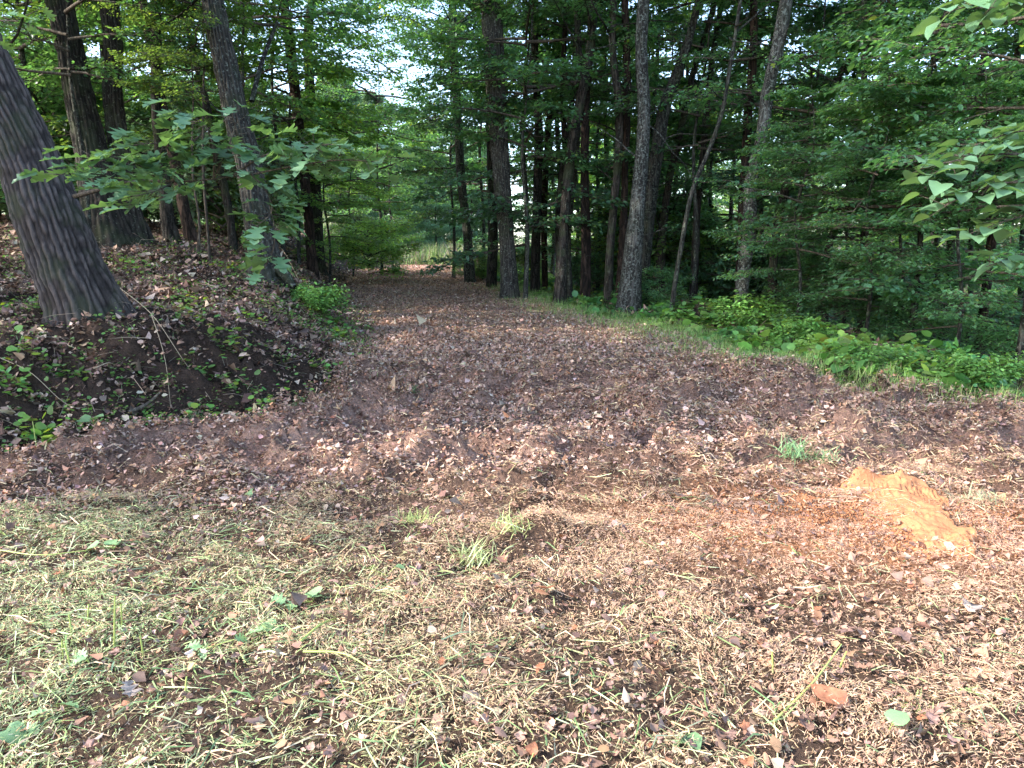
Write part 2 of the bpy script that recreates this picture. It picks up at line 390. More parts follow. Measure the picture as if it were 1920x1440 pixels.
# ---- straw and cut grass on the foreground
def fgw(x, y):  # 1 where mown straw lies
    b = 4.55 + .22 * np.clip(x, -4, 3) + (fbm(x * .9, y * .9, 2, 3) - .5) * 1.6
    return 1 - ss((y - b) / .7)
def bladeset(x, y, length, width, col, lift=.02, tilt=.25, bend=.18):
    n = len(x); cl = ss((fbm(x * 3.2, y * 3.6, 1, 3) - .34) / .3); z = H(x, y) + rng.random(n) ** 1.3 * lift * (.35 + 1.1 * cl) + .003
    T = np.repeat(T_BLADE[None], n, 0).copy()
    bd = rng.normal(0, bend, n) * length
    T[:, :, 0] *= width[:, None]; T[:, :, 1] *= length[:, None]; T[:, :, 2] *= np.abs(bd)[:, None]
    T[:, 2:4, 0] += (rng.normal(0, .12, n) * length)[:, None]
    yw = fbm(x * 1.7, y * 1.7, 4, 2) * 14 + rng.normal(0, .7, n); ry = rng.random(n) < .30; yw[ry] = rng.uniform(0, 6.28, ry.sum())
    M = rot(yw, rng.normal(0, tilt, n), rng.normal(0, .6, n))
    return stamp(T, F_BLADE, np.stack([x, y, z], 1), M, np.ones(n), col)
parts = []
gl = lambda x, y: np.clip(.31 - .24 * (x + .6) + .36 * (3.3 - y) * (x < 1), .03, .7) * ss(1.2 - (y - 4.2)) * (.35 + 1.3 * fbm(x * 1.3, y * 1.3, 6, 3))
x, y = scatter_xy(lambda x, y: fgw(x, y) * 11500 * (.40 + .75 * ss((fbm(x * 3.2, y * 3.6, 1, 3) - .34) / .26)), 1.5, 6.2, dmax=13225, margin=.3)
n = len(x); g = rng.random(n) < gl(x, y) * .8
col = pal(STRAW, [3, 2, 2, 2, 1.5], n); gc = pal(GREEN, [3, 3, 2, 2, 2], n); col[g] = gc[g]
du = np.exp(-(((x - 2.25) / 1.0) ** 2 + ((y - 4.15) / .6) ** 2)) * 1.8 + .48 * ss((x + 1.4) / 1.6)
du = np.clip(du * (.5 + rng.random(n)), 0, 1); col = mixc(col, np.array([.56, .335, .225]) * rng.uniform(.7, 1.25, (n, 1)), du)
ln = rng.uniform(.009, .034, n) * (1 + 1.0 * (rng.random(n) < .12))
V1 = bladeset(x, y, ln, rng.uniform(.0017, .0036, n), col, lift=.040, tilt=.3)
nstraw = n
tag(obj('mown_straw', npmesh('mown_straw', *V1), M_STRAW), 'loose mown straw covering the sunlit foreground ground', 'cut straw', kind='stuff')
# longer green cut stems lower left
x, y = scatter_xy(lambda x, y: fgw(x, y) * gl(x, y) * 420 + fgw(x, y) * 70, 1.5, 6, dmax=420, margin=.3)
n = len(x); col = pal(GREEN + STRAW[:2], [3, 3, 2, 2, 2, 2, 2], n)
V1 = bladeset(x, y, rng.uniform(.07, .20, n), rng.uniform(.003, .0065, n), col, lift=.045, tilt=.12, bend=.1)
tag(obj('cut_grass', npmesh('cut_grass', *V1), M_STRAW), 'green cut grass blades mixed through the foreground straw', 'cut grass', kind='stuff')

# ---- straw on the track and the right margin
def trackw(x, y):
    return ss((x - edge_l(y) + .35) / .4) * (1 - ss((x - edge_r(y) - .1) / .5))
x, y = scatter_xy(lambda x, y: 1150 * (trackw(x, y) * (1 - .93 * ss((y - 9) / 12))) * (.25 + .9 * ss((x + .6) / 2.2) + .7 * ss((fbm(x * .9, y * .9, 3, 3) - .45) / .15)), 4.4, 24, dmax=3400)
n = len(x); col = pal(STRAW + DEAD[:2], [2.5, 1.2, 2.5, 1, 2, 2, 1], n)
V1 = bladeset(x, y, rng.uniform(.03, .085, n) * (1 + y / 18), rng.uniform(.0035, .006, n) * (1 + y / 9), col, lift=.03, tilt=.25)
tag(obj('track_straw', npmesh('track_straw', *V1), M_STRAW), 'dry grass shreds scattered over the shaded track', 'dry grass', kind='stuff')
print('straw', nstraw, n)

# ---- shredded leaf litter
def leafset(x, y, size, col, lift=.02, tilt=.35, asp=(.55, 1.1), curl=.25, four=True):
    n = len(x); z = H(x, y) + rng.random(n) * lift + .004
    k = 6 if four else 4
    T = np.repeat((T_LEAF if four else T_KITE)[None], n, 0).copy(); T[:, :, 1] -= .5
    T[:, :, :2] *= 1 + rng.normal(0, .22, (n, k, 2)); T[:, :, :2] += rng.normal(0, .05, (n, k, 2))
    T[:, :, 0] *= rng.uniform(*asp, n)[:, None] * 1.5
    T[:, :, 2] = (T[:, :, 0] ** 2) * 1.2 * rng.normal(.4, .8, n)[:, None] + (T[:, :, 1] ** 2) * rng.normal(.1, 1.0, n)[:, None] * curl * 4 + rng.normal(0, .04, (n, k))
    M = rot(rng.uniform(0, 6.28, n), rng.normal(0, tilt, n), rng.normal(0, tilt, n))
    return stamp(T, F_LEAF if four else F_KITE, np.stack([x, y, z], 1), M, size, col)
# foreground, sparse between straw
x, y = scatter_xy(lambda x, y: fgw(x, y) * (420 + 500 * ss((x - .3) / 1.5)), 1.5, 6.6, dmax=920, margin=.3)
n = len(x); col = pal(DEAD, [3, 2, 2, .7, 2.4, 1.2], n) * .72; du = np.clip(ss((x - .2) / 2) * rng.random(n), 0, 1) * .6
col = mixc(col, np.array([.52, .29, .19]), du)
P = [leafset(x, y, rng.gamma(2.2, .0075, n) + .006, col, lift=.04, tilt=.4)]
# mid ground ridge of scraped litter and the track
def midd(x, y): return (1 - fgw(x, y)) * trackw(x, y)
x, y = scatter_xy(lambda x, y: midd(x, y) * 3300 * (1 - .72 * ss((y - 7) / 7)) * (.80 + .55 * ss((fbm(x * .8, y * 1.5, 7, 3) - .38) / .2)), 3.6, 14, dmax=4460)
n = len(x); col = pal(DEAD, [4, 2.6, 2.5, 1.2, 1.6, 1.5], n); sz = (rng.gamma(1.8, .0075, n) + .008) * (.85 + y / 26)
nm = n
nr = y < 6.8; TRI4 = leafset(x[nr], y[nr], sz[nr], col[nr], lift=.055, tilt=.36); P.append(TRI4)
P.append(leafset(x[~nr], y[~nr], sz[~nr] * 1.1, col[~nr], lift=.055, tilt=.34, four=False))
x, y = scatter_xy(lambda x, y: trackw(x, y) * 700 * (1 - .8 * ss((y - 14) / 26)), 12, 60, dmax=700, margin=1)
n = len(x); col = pal(DEAD, [4, 2.2, 2.5, 1, 2.2, 1.4], n, .22); sz = rng.uniform(.02, .052, n) * (1 + (y - 12) / 40)
P2 = leafset(x, y, sz, col, lift=.05, tilt=.35, four=False)
tag(obj('leaf_litter', npmesh('leaf_litter', *merge(P)), M_LITTER), 'shredded brown leaf litter raked across the track', 'leaf litter', kind='stuff')
tag(obj('leaf_carpet', npmesh('leaf_carpet', *P2), M_LITTER), 'brown fallen leaves carpeting the far track', 'leaf litter', kind='stuff')
# left bank and forest floor
x, y = scatter_xy(lambda x, y: zone_l(x, y) * 950 * (1 - .6 * ss((y - 8) / 6)) * (.55 + fbm(x * 1.2, y * 1.2, 1, 3)), 4.3, 14, dmax=1300, margin=.5)
n1 = len(x); col = pal(DARKD + DEAD[:4], [3, 2, 3, 2, 2, 2, 1, 1], n1)
s1 = rng.gamma(3, .012, n1) + .015; nr = y < 8.5
s1 = s1 * .85
P = [leafset(x[nr], y[nr], s1[nr], col[nr], lift=.05, tilt=.45), leafset(x[~nr], y[~nr], s1[~nr], col[~nr], lift=.05, tilt=.45, four=False)]
x, y = scatter_xy(lambda x, y: np.clip(zone_l(x, y) + zone_r(x - 1.2, y), 0, 1) * 110 * (1 - .7 * ss((y - 14) / 20)), 9, 42, dmax=110, margin=3)
n2 = len(x); col = pal(DARKD + DEAD[:4], [3, 2, 3, 2, 2, 2, 1, 1], n2)
P.append(leafset(x, y, rng.uniform(.06, .13, n2), col, lift=.05, tilt=.35, four=False))
x, y = scatter_xy(lambda x, y: zone_r(x - 1.0, y) * 260, 5, 12, dmax=260, margin=1)
n3 = len(x); col = pal(DARKD, [3, 2, 3, 2], n3)
P.append(leafset(x, y, rng.uniform(.04, .10, n3), col, lift=.04, tilt=.4, four=True))
tag(obj('woodland_leaf_litter', npmesh('woodland_leaf_litter', *merge(P)), M_LITTER), 'dark dead leaves on the wooded bank and slopes', 'leaf litter', kind='stuff')
print('litter', nm, n, n1, n2, n3)

# ------------------------------------------------------------ trees: crowns
def crown(seed, z0, z1, rmax, nlimb, rise, nsub, nleaf, leaf, four=False, top_taper=.6, low_taper=.8, flat=.28, spread=.42, hue=.18, sag=-.12):
    r = np.random.default_rng(seed)
    zb = np.sort(r.uniform(0, 1, nlimb)) ; zb = z0 + (z1 - z0) * zb
    u = (zb - z0) / (z1 - z0 + 1e-6)
    prof = np.where(u < .4, low_taper + (1 - low_taper) * u / .4, 1 - top_taper * (u - .4) / .6)
    Ln = rmax * prof * r.uniform(.65, 1.1, nlimb); az = np.arange(nlimb) * 2.4 + r.uniform(-.5, .5, nlimb)
    tubes = []; A_, B_ = [], []; LP = []; ra_ = []
    for i in range(nlimb):
        el = rise + r.normal(0, .14); d = np.array([math.cos(az[i]), math.sin(az[i]), math.tan(el)])
        ts = np.linspace(0, 1, 7)[:, None]; L_ = Ln[i]
        pts = np.array([0, 0, zb[i]]) + d * ts * L_ + np.array([0, 0, 1]) * (sag * L_ * ts ** 2) + np.cumsum(r.normal(0, .03 * L_, (7, 3)), 0) * ts
        rad = (.008 + .011 * L_) * (1 - .85 * ts[:, 0]); tubes.append(tube(pts, rad, 5))
        for j in range(nsub):
            t = .18 + .82 * (j + r.random()) / nsub; k = min(int(t * 6), 5); f = t * 6 - k
            p = pts[k] * (1 - f) + pts[k + 1] * f
            side = 1 if j % 2 else -1; a2 = az[i] + side * r.uniform(.5, 1.1) * (1 - .4 * t); l2 = L_ * spread * (1.15 - .6 * t) * r.uniform(.7, 1.2)
            q = p + np.array([math.cos(a2), math.sin(a2), math.tan(rise * .5) + r.normal(-.05, .12)]) * l2
            A_.append(p); B_.append(q); ra_.append(rad[k] * .45 + .003)
    A_ = np.array(A_); B_ = np.array(B_); ra_ = np.array(ra_)
    tubes.append(tubes_many(A_, B_, ra_, np.full(len(A_), .003), .02))
    # twigs off every sub-branch, leaves along the twigs
    nt = 5; n = len(A_)
    t = r.uniform(.15, 1, (n, nt)); P0 = A_[:, None] * (1 - t[..., None]) + B_[:, None] * t[..., None]
    D = (B_ - A_); l = np.linalg.norm(D, axis=1)
    ang = np.arctan2(D[:, 1], D[:, 0])[:, None] + r.choice([-1, 1], (n, nt)) * r.uniform(.3, 1.1, (n, nt))
    l3 = l[:, None] * .42 * r.uniform(.5, 1.2, (n, nt)) + .12
    P1 = P0 + np.stack([np.cos(ang) * l3, np.sin(ang) * l3, r.normal(-.04, flat * .5, (n, nt)) * l3], -1)
    P0 = P0.reshape(-1, 3); P1 = P1.reshape(-1, 3)
    tubes.append(tubes_many(P0, P1, np.full(len(P0), .0035), np.full(len(P0), .002), 0, True))
    m = len(P0); t = r.uniform(0, 1.08, (m, nleaf)); C = P0[:, None] * (1 - t[..., None]) + P1[:, None] * t[..., None]
    C = C + r.normal(0, 1, (m, nleaf, 3)) * np.array([.055, .055, .055 * flat * 2]) * max(1, leaf / .09)
    C = C.reshape(-1, 3); nn = len(C)
    ya = np.repeat(np.arctan2((P1 - P0)[:, 1], (P1 - P0)[:, 0]) - np.pi / 2, nleaf) + r.choice([-1, 1], nn) * r.uniform(.2, 1.3, nn)
    M = rot(ya, r.normal(-.30, .30, nn), r.normal(0, .38, nn))
    tone = np.repeat(np.repeat(1 + r.normal(0, .10, n), nt), nleaf) * (1 + r.normal(0, hue, nn))
    colr = np.stack([tone * (1 + r.normal(0, .08, nn)), tone, tone * (1 + r.normal(0, .10, nn))], 1)
    yl = r.random(nn) < .008; colr[yl] *= np.array([2.6, 1.5, .8])
    Vl = stamp(T_LEAF if four else T_KITE, F_LEAF if four else F_KITE, C, M, leaf * r.uniform(.65, 1.2, nn), np.clip(colr, .2, 3))
    return npmesh('crown', *Vl), npmesh('limbs', *merge(tubes))
print('crowns')
UNDER = [crown(100 + i, .7, 6.8, 2.6, 30, .10, 9, 10, .10, four=True) for i in range(3)]         # layered understory trees
HIGH = [crown(200 + i, 0, 9.0, 4.3, 22, .55, 10, 7, .14, top_taper=.5, low_taper=.65, flat=.5) for i in range(3)]   # tall canopy
MID = [crown(300 + i, 2.0, 14.0, 3.4, 36, .30, 10, 8, .15, top_taper=.75, flat=.45) for i in range(3)]   # whole background tree
FAR = [crown(400 + i, 1.0, 16.0, 4.4, 46, .25, 10, 11, .25, top_taper=.7, flat=.5) for i in range(2)]
UPPER = [crown(600 + i, 3.4, 10.0, 3.0, 34, .12, 9, 10, .11, four=False, top_taper=.4) for i in range(2)]   # layered sprays high on a stem
BRAMBLE = [crown(700 + i, .05, .9, 1.3, 20, .4, 7, 5, .14, four=True, flat=.9, hue=.28) for i in range(2)]
SHRUB = [crown(500 + i, .1, 1.5, 1.0, 20, .45, 7, 8, .07, four=True, flat=.6) for i in range(3)]
for nm_, L_ in (('UNDER', UNDER), ('HIGH', HIGH), ('MID', MID), ('FAR', FAR), ('SHRUB', SHRUB)):
    print(nm_, [len(a.polygons) for a, b in L_])

def crown_objs(root, proto, m, loc=(0, 0, 0), rz=0, sc=1.0, bark=None):
    """leaves and limbs on a tree; meshes are shared, the material sits on the object"""
    for name, me, mm in (('crown', proto[0], m), ('limbs', proto[1], bark or M_TWIG)):
        if len(me.materials) == 0: me.materials.append(mm)
        o = bpy.data.objects.new(name, me); COL.objects.link(o); o.parent = root; o.location = loc; o['kind'] = 'stuff'
        o.rotation_euler = (0, 0, rz); o.scale = (sc, sc, sc) if np.isscalar(sc) else sc
        o.material_slots[0].link = 'OBJECT'; o.material_slots[0].material = mm

# ------------------------------------------------------------ trees: trunks
def trunk_mesh(pts, rad, k, nseg, seed, furrow=.0, flare=.5, lobes=5, fscale=24):
    """a stem with a root flare and real furrows; pts relative to its foot"""
    r = np.random.default_rng(seed); P = spline(pts, nseg)
    hgt = P[:, 2] - P[0, 2]
    rr = np.interp(np.linspace(0, 1, nseg), np.linspace(0, 1, len(rad)), rad)
    d = np.linalg.norm(np.diff(P, axis=0, prepend=P[:1]), axis=1).cumsum()
    dd = np.linalg.norm(np.diff(np.asarray(pts, float), axis=0), axis=1); dk = np.r_[0, dd.cumsum()]
    rr = np.interp(d / d[-1], dk / dk[-1], rad)
    th = np.linspace(0, 2 * np.pi, k, endpoint=False)
    ph = r.uniform(0, 6.28); r0 = rad[0]
    fl = flare * np.exp(-d / (r0 * 1.3))[:, None] * (1 + .45 * np.cos(lobes * th + ph)[None] + .3 * np.cos((lobes - 2) * th + 2 * ph)[None])
    RR = rr[:, None] * (1 + fl)
    RR = RR * (1 + .09 * (np.cos(2 * th[None] + d[:, None] * .5 + ph) * .5 + .8 * (vnoise(d[:, None] * 1.2 + 7 * seed, th[None] * 0 + seed, 1) - .5)))
    if furrow:
        nf = max(8, int(2 * np.pi * rr.mean() * fscale)); th = th + .35 * (vnoise(th * 2.2, th * 0 + seed, 6) - .5) * np.sin(th / 2) ** 2; rnd = np.random.default_rng(seed + 50).random((nf + 2, 64))
        wob = np.sin(th)[None] * 2.0, np.cos(th)[None] * 2.0
        a = th[None] / (2 * np.pi) * nf + .32 * (fbm(d[:, None] * 6.0 + wob[0] * 3, wob[1] + d[:, None] * .7 + seed, 2, 3) - .5) * 2
        ia = np.floor(a).astype(int) % nf; ph_ = rnd[ia, 0] * 9; br = vnoise(d[:, None] * 9 + ph_, ia * 3.7, 3)
        w2 = vnoise(a * 3.0, d[:, None] * 22 + seed, 4)
        rid = (.5 - .5 * np.cos(2 * np.pi * a)) ** .55 * (.25 + .75 * ss((br - .34) / .16)) * (.6 + .8 * w2)
        RR = RR + furrow * (rid - .7) + furrow * .9 * (fbm(a * 1.6, d[:, None] * 26, 5, 3) - .5)
    V, F, _ = tube(P, RR, k)
    cc = np.ones((len(V), 3))
    if furrow: cc = np.repeat(np.clip((.18 + .82 * rid) * (.55 + .9 * fbm(a * 2, d[:, None] * 30, 5, 2)), .03, 1.1).reshape(-1, 1), 3, 1)
    return npmesh('trunk', V, F, cc)
def tree(name, label, pix, Yd=None, bark=None, group=None, crownp=None, cm=None, ch=6.5, top=13.0, k=20, furrow=.012, flare=.5, seed=0, sc=1.0, cz=None, extra=None, nseg=70, fscale=24, cat='tree', sink=.25):
    """pix: photo pixels (x, y, width) from the foot upward; the stem stands in the plane at its foot's depth"""
    if Yd is None:
        g = ground_at(pix[0][0], pix[0][1], dflt=18); Yd = g.y
    p0 = at(pix[0][0], pix[0][1], Yd); foot = Vector((p0.x, Yd, float(H(p0.x, Yd))))
    if abs(foot.z - p0.z) > .25: print('  foot', name, label[:30], 'Y %.1f' % Yd, 'pix z %.2f ground %.2f' % (p0.z, foot.z))
    dist = Yd; pts, rad = [], []
    sway = np.random.default_rng(seed + 900)
    for i, (px, py, w) in enumerate(pix):
        q = at(px, py, Yd); dep = Yd * CP - (q.z - CAM_Z) * SP
        pts.append([q.x - foot.x, 0 if i == 0 else sway.normal(0, .05), max(q.z - foot.z, .0) if i else 0.0]); rad.append(w / 2 / F_PX * dep)
    pts[0] = [0, 0, 0]
    # below the ground, and above the frame
    pts = [[pts[0][0] - (pts[1][0] - pts[0][0]) / max(pts[1][2], .1) * sink, 0, -sink]] + pts; rad = [rad[0]] + rad
    dx = (pts[-1][0] - pts[-2][0]) / max(pts[-1][2] - pts[-2][2], .1) * .6; zt = pts[-1][2]
    if top > zt + 1:
        pts.append([pts[-1][0] + dx * (top - zt) * .5, .2, zt + (top - zt) * .5]); rad.append(rad[-1] * .72)
        pts.append([pts[-1][0] + dx * .3, .1, top]); rad.append(rad[-1] * .35)
    root = thing(name, label, cat, foot, group)
    obj('trunk', trunk_mesh(pts, rad, k, nseg, seed, furrow, flare, fscale=fscale), bark, root)
    if crownp is not None:
        P = np.array(pts); zc = cz if cz is not None else ch; xc = np.interp(zc, P[:, 2], P[:, 0])
        crown_objs(root, crownp, cm, (xc, 0, zc), seed * 1.7, sc, bark)
    if crownp is not None and dist > 9:
        rb = np.random.default_rng(seed + 321); P = np.array(pts)
        for q_ in range(int(rb.integers(3, 7))):
            z_ = rb.uniform(1.2, 6.5); x_ = np.interp(z_, P[:, 2], P[:, 0]); y_ = np.interp(z_, P[:, 2], P[:, 1]); az_ = rb.uniform(0, 6.28); L_ = rb.uniform(.4, 2.0)
            d_ = np.array([math.cos(az_), math.sin(az_), rb.uniform(-.5, .7)]); p_ = np.array([x_, y_, z_]); pp = [p_]
            for w_ in range(4): d_ = d_ + rb.normal(0, .22, 3); pp.append(pp[-1] + d_ * L_ / 4)
            tb = [tube(spline(pp, 9), np.linspace(.011 + .006 * L_, .003, 9), 5)]
            A_ = np.array([pp[2], pp[3], pp[3]]); tb.append(tubes_many(A_, A_ + rb.normal(0, .22, (3, 3)) * L_ + d_ * .2, np.full(3, .005), np.full(3, .002)))
            obj('dead_branch', npmesh('dead_branch', *merge(tb)), bark, root)
    for br in (extra or []):   # a limb given in pixels, same depth
        bp = []; brd = []
        for (px, py, w, dy) in br:
            q = at(px, py, Yd + dy); bp.append([q.x - foot.x, dy, q.z - foot.z]); brd.append(w / 2 / F_PX * Yd)
        V = tube(spline(bp, 14), np.interp(np.linspace(0, 1, 14), np.linspace(0, 1, len(brd)), brd), 8)
        obj('limb', npmesh('limb', *V), bark, root)
    return root

# ---- left side, from the camera inwards
OAKT = tree('leaning_oak_tree', 'big furrowed grey oak trunk leaning left on the bank nearest the camera',
     [(180, 622, 152), (160, 560, 122), (133, 500, 112), (92, 400, 112), (45, 300, 108), (-3, 200, 106), (-52, 100, 104), (-98, 0, 102)],
     bark=M_BARK_OAK, crownp=HIGH[0], cm=M_LEAF, k=210, nseg=290, furrow=.022, flare=.42, seed=1, ch=5.6, sc=1.05, top=12, fscale=24, sink=.4)
tree('twin_oak_tree', 'broad dark twin stemmed tree just behind the leaning oak, left stem',
     [(204, 458, 92), (192, 400, 72), (178, 320, 62), (160, 240, 54), (140, 150, 50), (124, 60, 46), (112, 0, 44)], Yd=12.6,
     bark=M_BARK_F, crownp=HIGH[1], cm=M_LEAF_D, k=96, nseg=130, furrow=.03, seed=2, ch=6.5)
tree('twin_oak_tree', 'black bark right stem of the twin tree behind the leaning oak',
     [(252, 462, 56), (240, 400, 46), (228, 300, 40), (216, 200, 36), (211, 80, 34), (208, 0, 33)], Yd=12.9,
     bark=M_BARK_F, k=84, nseg=120, furrow=.025, seed=3, crownp=HIGH[2], cm=M_LEAF, ch=7)
tree('tree', 'dark trunk leaning slightly left behind the low lobed branch, pair with a reddish one',
     [(326, 474, 30), (318, 420, 25), (308, 350, 23), (296, 200, 20), (290, 0, 18)], Yd=13.5, bark=M_BARK, seed=4, crownp=HIGH[0], cm=M_LEAF_Y, ch=7.5)
tree('tree', 'reddish brown leaning trunk beside a dark one on the left bank',
     [(362, 466, 26), (352, 410, 21), (336, 350, 19), (318, 260, 17), (285, 100, 15)], Yd=14, bark=M_BARK_R, seed=5, crownp=MID[0], cm=M_LEAF_Y, ch=6.5, sc=.6)
tree('oak_tree', 'tall rough barked tree with flared foot on the bank at the track side',
     [(500, 535, 74), (492, 480, 56), (480, 400, 48), (465, 310, 46), (448, 230, 44), (430, 150, 42), (412, 70, 40), (398, 0, 38)],
     bark=M_BARK_FG, k=96, nseg=130, furrow=.022, seed=6, crownp=HIGH[1], cm=M_LEAF, ch=6.2,
     extra=[[(500, 500, 30, 0), (525, 505, 24, -.15), (552, 540, 12, -.3)], [(472, 190, 10, 0), (490, 120, 8, .3), (520, 40, 6, .5)]])
tree('tree', 'straight slim dark trunk left of the track, right of the flared oak',
     [(594, 508, 31), (592, 430, 27), (588, 300, 23), (581, 160, 19), (577, 60, 17), (584, 0, 15)], bark=M_BARK, seed=7, crownp=HIGH[2], cm=M_LEAF_Y, ch=8)
tree('tree', 'reddish trunk leaning left behind the slim dark one by the track',
     [(586, 480, 20), (575, 380, 20), (562, 250, 20), (550, 150, 20), (538, 50, 19), (532, 0, 18)], Yd=19, bark=M_BARK_R, seed=8, crownp=HIGH[0], cm=M_LEAF, ch=9)
tree('tree', 'thin crooked dark stem behind the low lobed leaves',
     [(436, 445, 16), (428, 380, 14), (402, 280, 15), (385, 180, 12), (362, 90, 11), (345, 0, 10)], Yd=15, bark=M_BARK, seed=9, crownp=MID[1], cm=M_LEAF_Y, ch=6.5, sc=.6)
tree('sapling', 'very thin bare sapling stem between the reddish and the crooked trunks',
     [(392, 472, 6), (388, 420, 5), (385, 330, 5), (380, 200, 4)], Yd=12, bark=M_TWIG, seed=10, top=5, k=8, furrow=0, flare=.2, crownp=UNDER[0], cm=M_LEAF_Y, ch=2.0, sc=.45, cat='sapling', nseg=20)
tree('sapling', 'thin dark sapling stem left of the slim dark trunk',
     [(371, 478, 6), (372, 420, 5), (366, 340, 4)], Yd=12.4, bark=M_TWIG, seed=11, top=4.5, k=8, furrow=0, flare=.2, crownp=UNDER[1], cm=M_LEAF_Y, ch=1.8, sc=.4, cat='sapling', nseg=20)
tree('tree', 'small dark trunk right behind the leaning oak on the bank crest',
     [(66, 505, 30), (50, 440, 26), (20, 300, 24), (-10, 150, 22)], Yd=10.4, bark=M_BARK, seed=12, crownp=HIGH[1], cm=M_LEAF_D, ch=6.5)

# ---- right of the track, left to right
RT = [
 ('slender trunk at the far right bend of the track', [(881, 514, 22), (876, 440, 18), (864, 330, 17), (857, 200, 16), (850, 80, 16), (848, 0, 15)], 24, M_BARK_G, 1),
 ('slim brown trunk just left of the stout ridged one', [(921, 528, 20), (924, 430, 18), (921, 330, 15), (915, 150, 13), (912, 0, 12)], 21.5, M_BARK, 2),
 ('stout ridged grey trunk at the track edge right of centre', [(956, 548, 36), (951, 460, 29), (941, 340, 32), (933, 220, 36), (926, 100, 38), (921, 0, 38)], 18, M_BARK_FG, 0),
 ('dark slim trunk immediately right of the stout ridged one', [(1003, 540, 20), (1006, 400, 16), (1010, 250, 15), (1004, 120, 14), (1000, 0, 13)], 19.5, M_BARK, 1),
 ('thin trunk with a fork right of the stout ridged one', [(1022, 545, 12), (1020, 420, 13), (1028, 250, 11), (1045, 100, 10), (1060, 0, 9)], 20.5, M_BARK_R, 2),
 ('dark trunk that curves right above mid height', [(1050, 562, 26), (1056, 450, 20), (1064, 350, 19), (1074, 260, 19), (1088, 190, 19), (1104, 110, 19), (1112, 0, 18)], 16.5, M_BARK, 0),
 ('narrow trunk close right of the dark curving one', [(1070, 560, 11), (1066, 440, 11), (1080, 300, 11), (1086, 140, 12), (1082, 0, 12)], 17.3, M_BARK_G, 1),
 ('reddish brown straight trunk in the middle of the right row', [(1097, 568, 21), (1099, 450, 18), (1096, 320, 15), (1100, 160, 14), (1118, 0, 12)], 16.8, M_BARK_R, 2),
 ('nearly black trunk left of the mottled grey one', [(1140, 572, 17), (1143, 470, 15), (1156, 330, 14), (1160, 200, 15), (1148, 90, 14), (1150, 0, 13)], 16, M_BARK, 1),
 ('dark trunk touching the mottled grey trunk on its left', [(1162, 575, 17), (1168, 450, 15), (1172, 330, 13), (1176, 160, 15), (1172, 0, 14)], 16.3, M_BARK_R, 0),
 ('mottled grey trunk, widest of the right row', [(1179, 588, 44), (1184, 500, 38), (1193, 400, 31), (1203, 300, 28), (1208, 200, 26), (1202, 100, 25), (1206, 0, 24)], 15, M_BARK_L, 1),
 ('grey green trunk leaning right and forking behind the mottled one', [(1204, 578, 24), (1208, 480, 25), (1217, 380, 26), (1232, 280, 25), (1247, 200, 22), (1272, 130, 19), (1300, 40, 15), (1310, 0, 13)], 15.8, M_BARK_G, 2),
 ('dark trunk behind the forking grey green one', [(1236, 560, 20), (1240, 460, 17), (1256, 330, 14), (1280, 230, 13), (1300, 140, 12), (1330, 40, 11)], 18, M_BARK, 0),
 ('thin snaking stem right of the forking trunk', [(1258, 574, 11), (1268, 520, 9), (1282, 440, 9), (1296, 360, 9), (1330, 280, 8), (1352, 220, 8), (1370, 120, 7)], 14, M_BARK_G, 1),
 ('narrow dark trunk left of the pale lichen trunk', [(1300, 552, 16), (1303, 470, 14), (1308, 380, 13), (1318, 280, 12), (1330, 150, 11), (1352, 0, 10)], 17.5, M_BARK, 2),
 ('reddish black trunk hugging the pale lichen trunk', [(1384, 572, 16), (1389, 470, 15), (1394, 350, 16), (1403, 220, 17), (1410, 100, 15), (1414, 0, 14)], 15.5, M_BARK_R, 0),
 ('pale lichen covered trunk leaning right', [(1389, 585, 27), (1394, 520, 23), (1402, 440, 24), (1411, 340, 24), (1428, 260, 24), (1440, 180, 24), (1458, 90, 25), (1474, 0, 25)], 13.5, M_BARK_L, 1),
 ('dark leaning trunk behind the right hand foliage', [(1446, 620, 18), (1452, 480, 16), (1478, 350, 15), (1506, 270, 15), (1545, 190, 13), (1585, 120, 11)], 15, M_BARK, 2),
 ('mottled slanting trunk deep in the right hand foliage', [(1545, 640, 17), (1552, 480, 14), (1582, 380, 14), (1612, 300, 12), (1616, 180, 12), (1622, 60, 11), (1624, 0, 11)], 14, M_BARK_G, 0),
 ('straight dark trunk right of the mottled slanting one', [(1616, 640, 18), (1618, 500, 15), (1624, 380, 12), (1640, 250, 11), (1660, 100, 10)], 16, M_BARK, 1),
 ('greenish grey stem low among the right hand leaves', [(1768, 620, 20), (1775, 520, 16), (1784, 460, 14), (1800, 340, 12), (1830, 200, 11)], 13, M_BARK_G, 2),
 ('dark stem at the far right of the frame', [(1832, 700, 22), (1848, 600, 18), (1860, 480, 16), (1880, 300, 14), (1905, 120, 12)], 12, M_BARK_R, 0),
]
for i, (lab, pix, Yd, bk, cv) in enumerate(RT):
    tree('tree', lab, pix, Yd, bark=bk, seed=20 + i, crownp=HIGH[cv] if i % 2 == 0 else MID[cv], cm=[M_LEAF, M_LEAF_D, M_LEAF][i % 3],
         cz=(6.3 + (i * 37 % 5) * .6) if i % 4 == 0 else 7.8 if i % 2 == 0 else 4.2 + (i % 3), sc=(.72 if Yd > 14 else .65) * (1 if i % 2 == 0 else .72), k=90 if bk is M_BARK_FG else 24, nseg=120 if bk is M_BARK_FG else 80, furrow=.02 if bk is M_BARK_FG else .014 if pix[0][2] > 15 else .004, flare=.35)

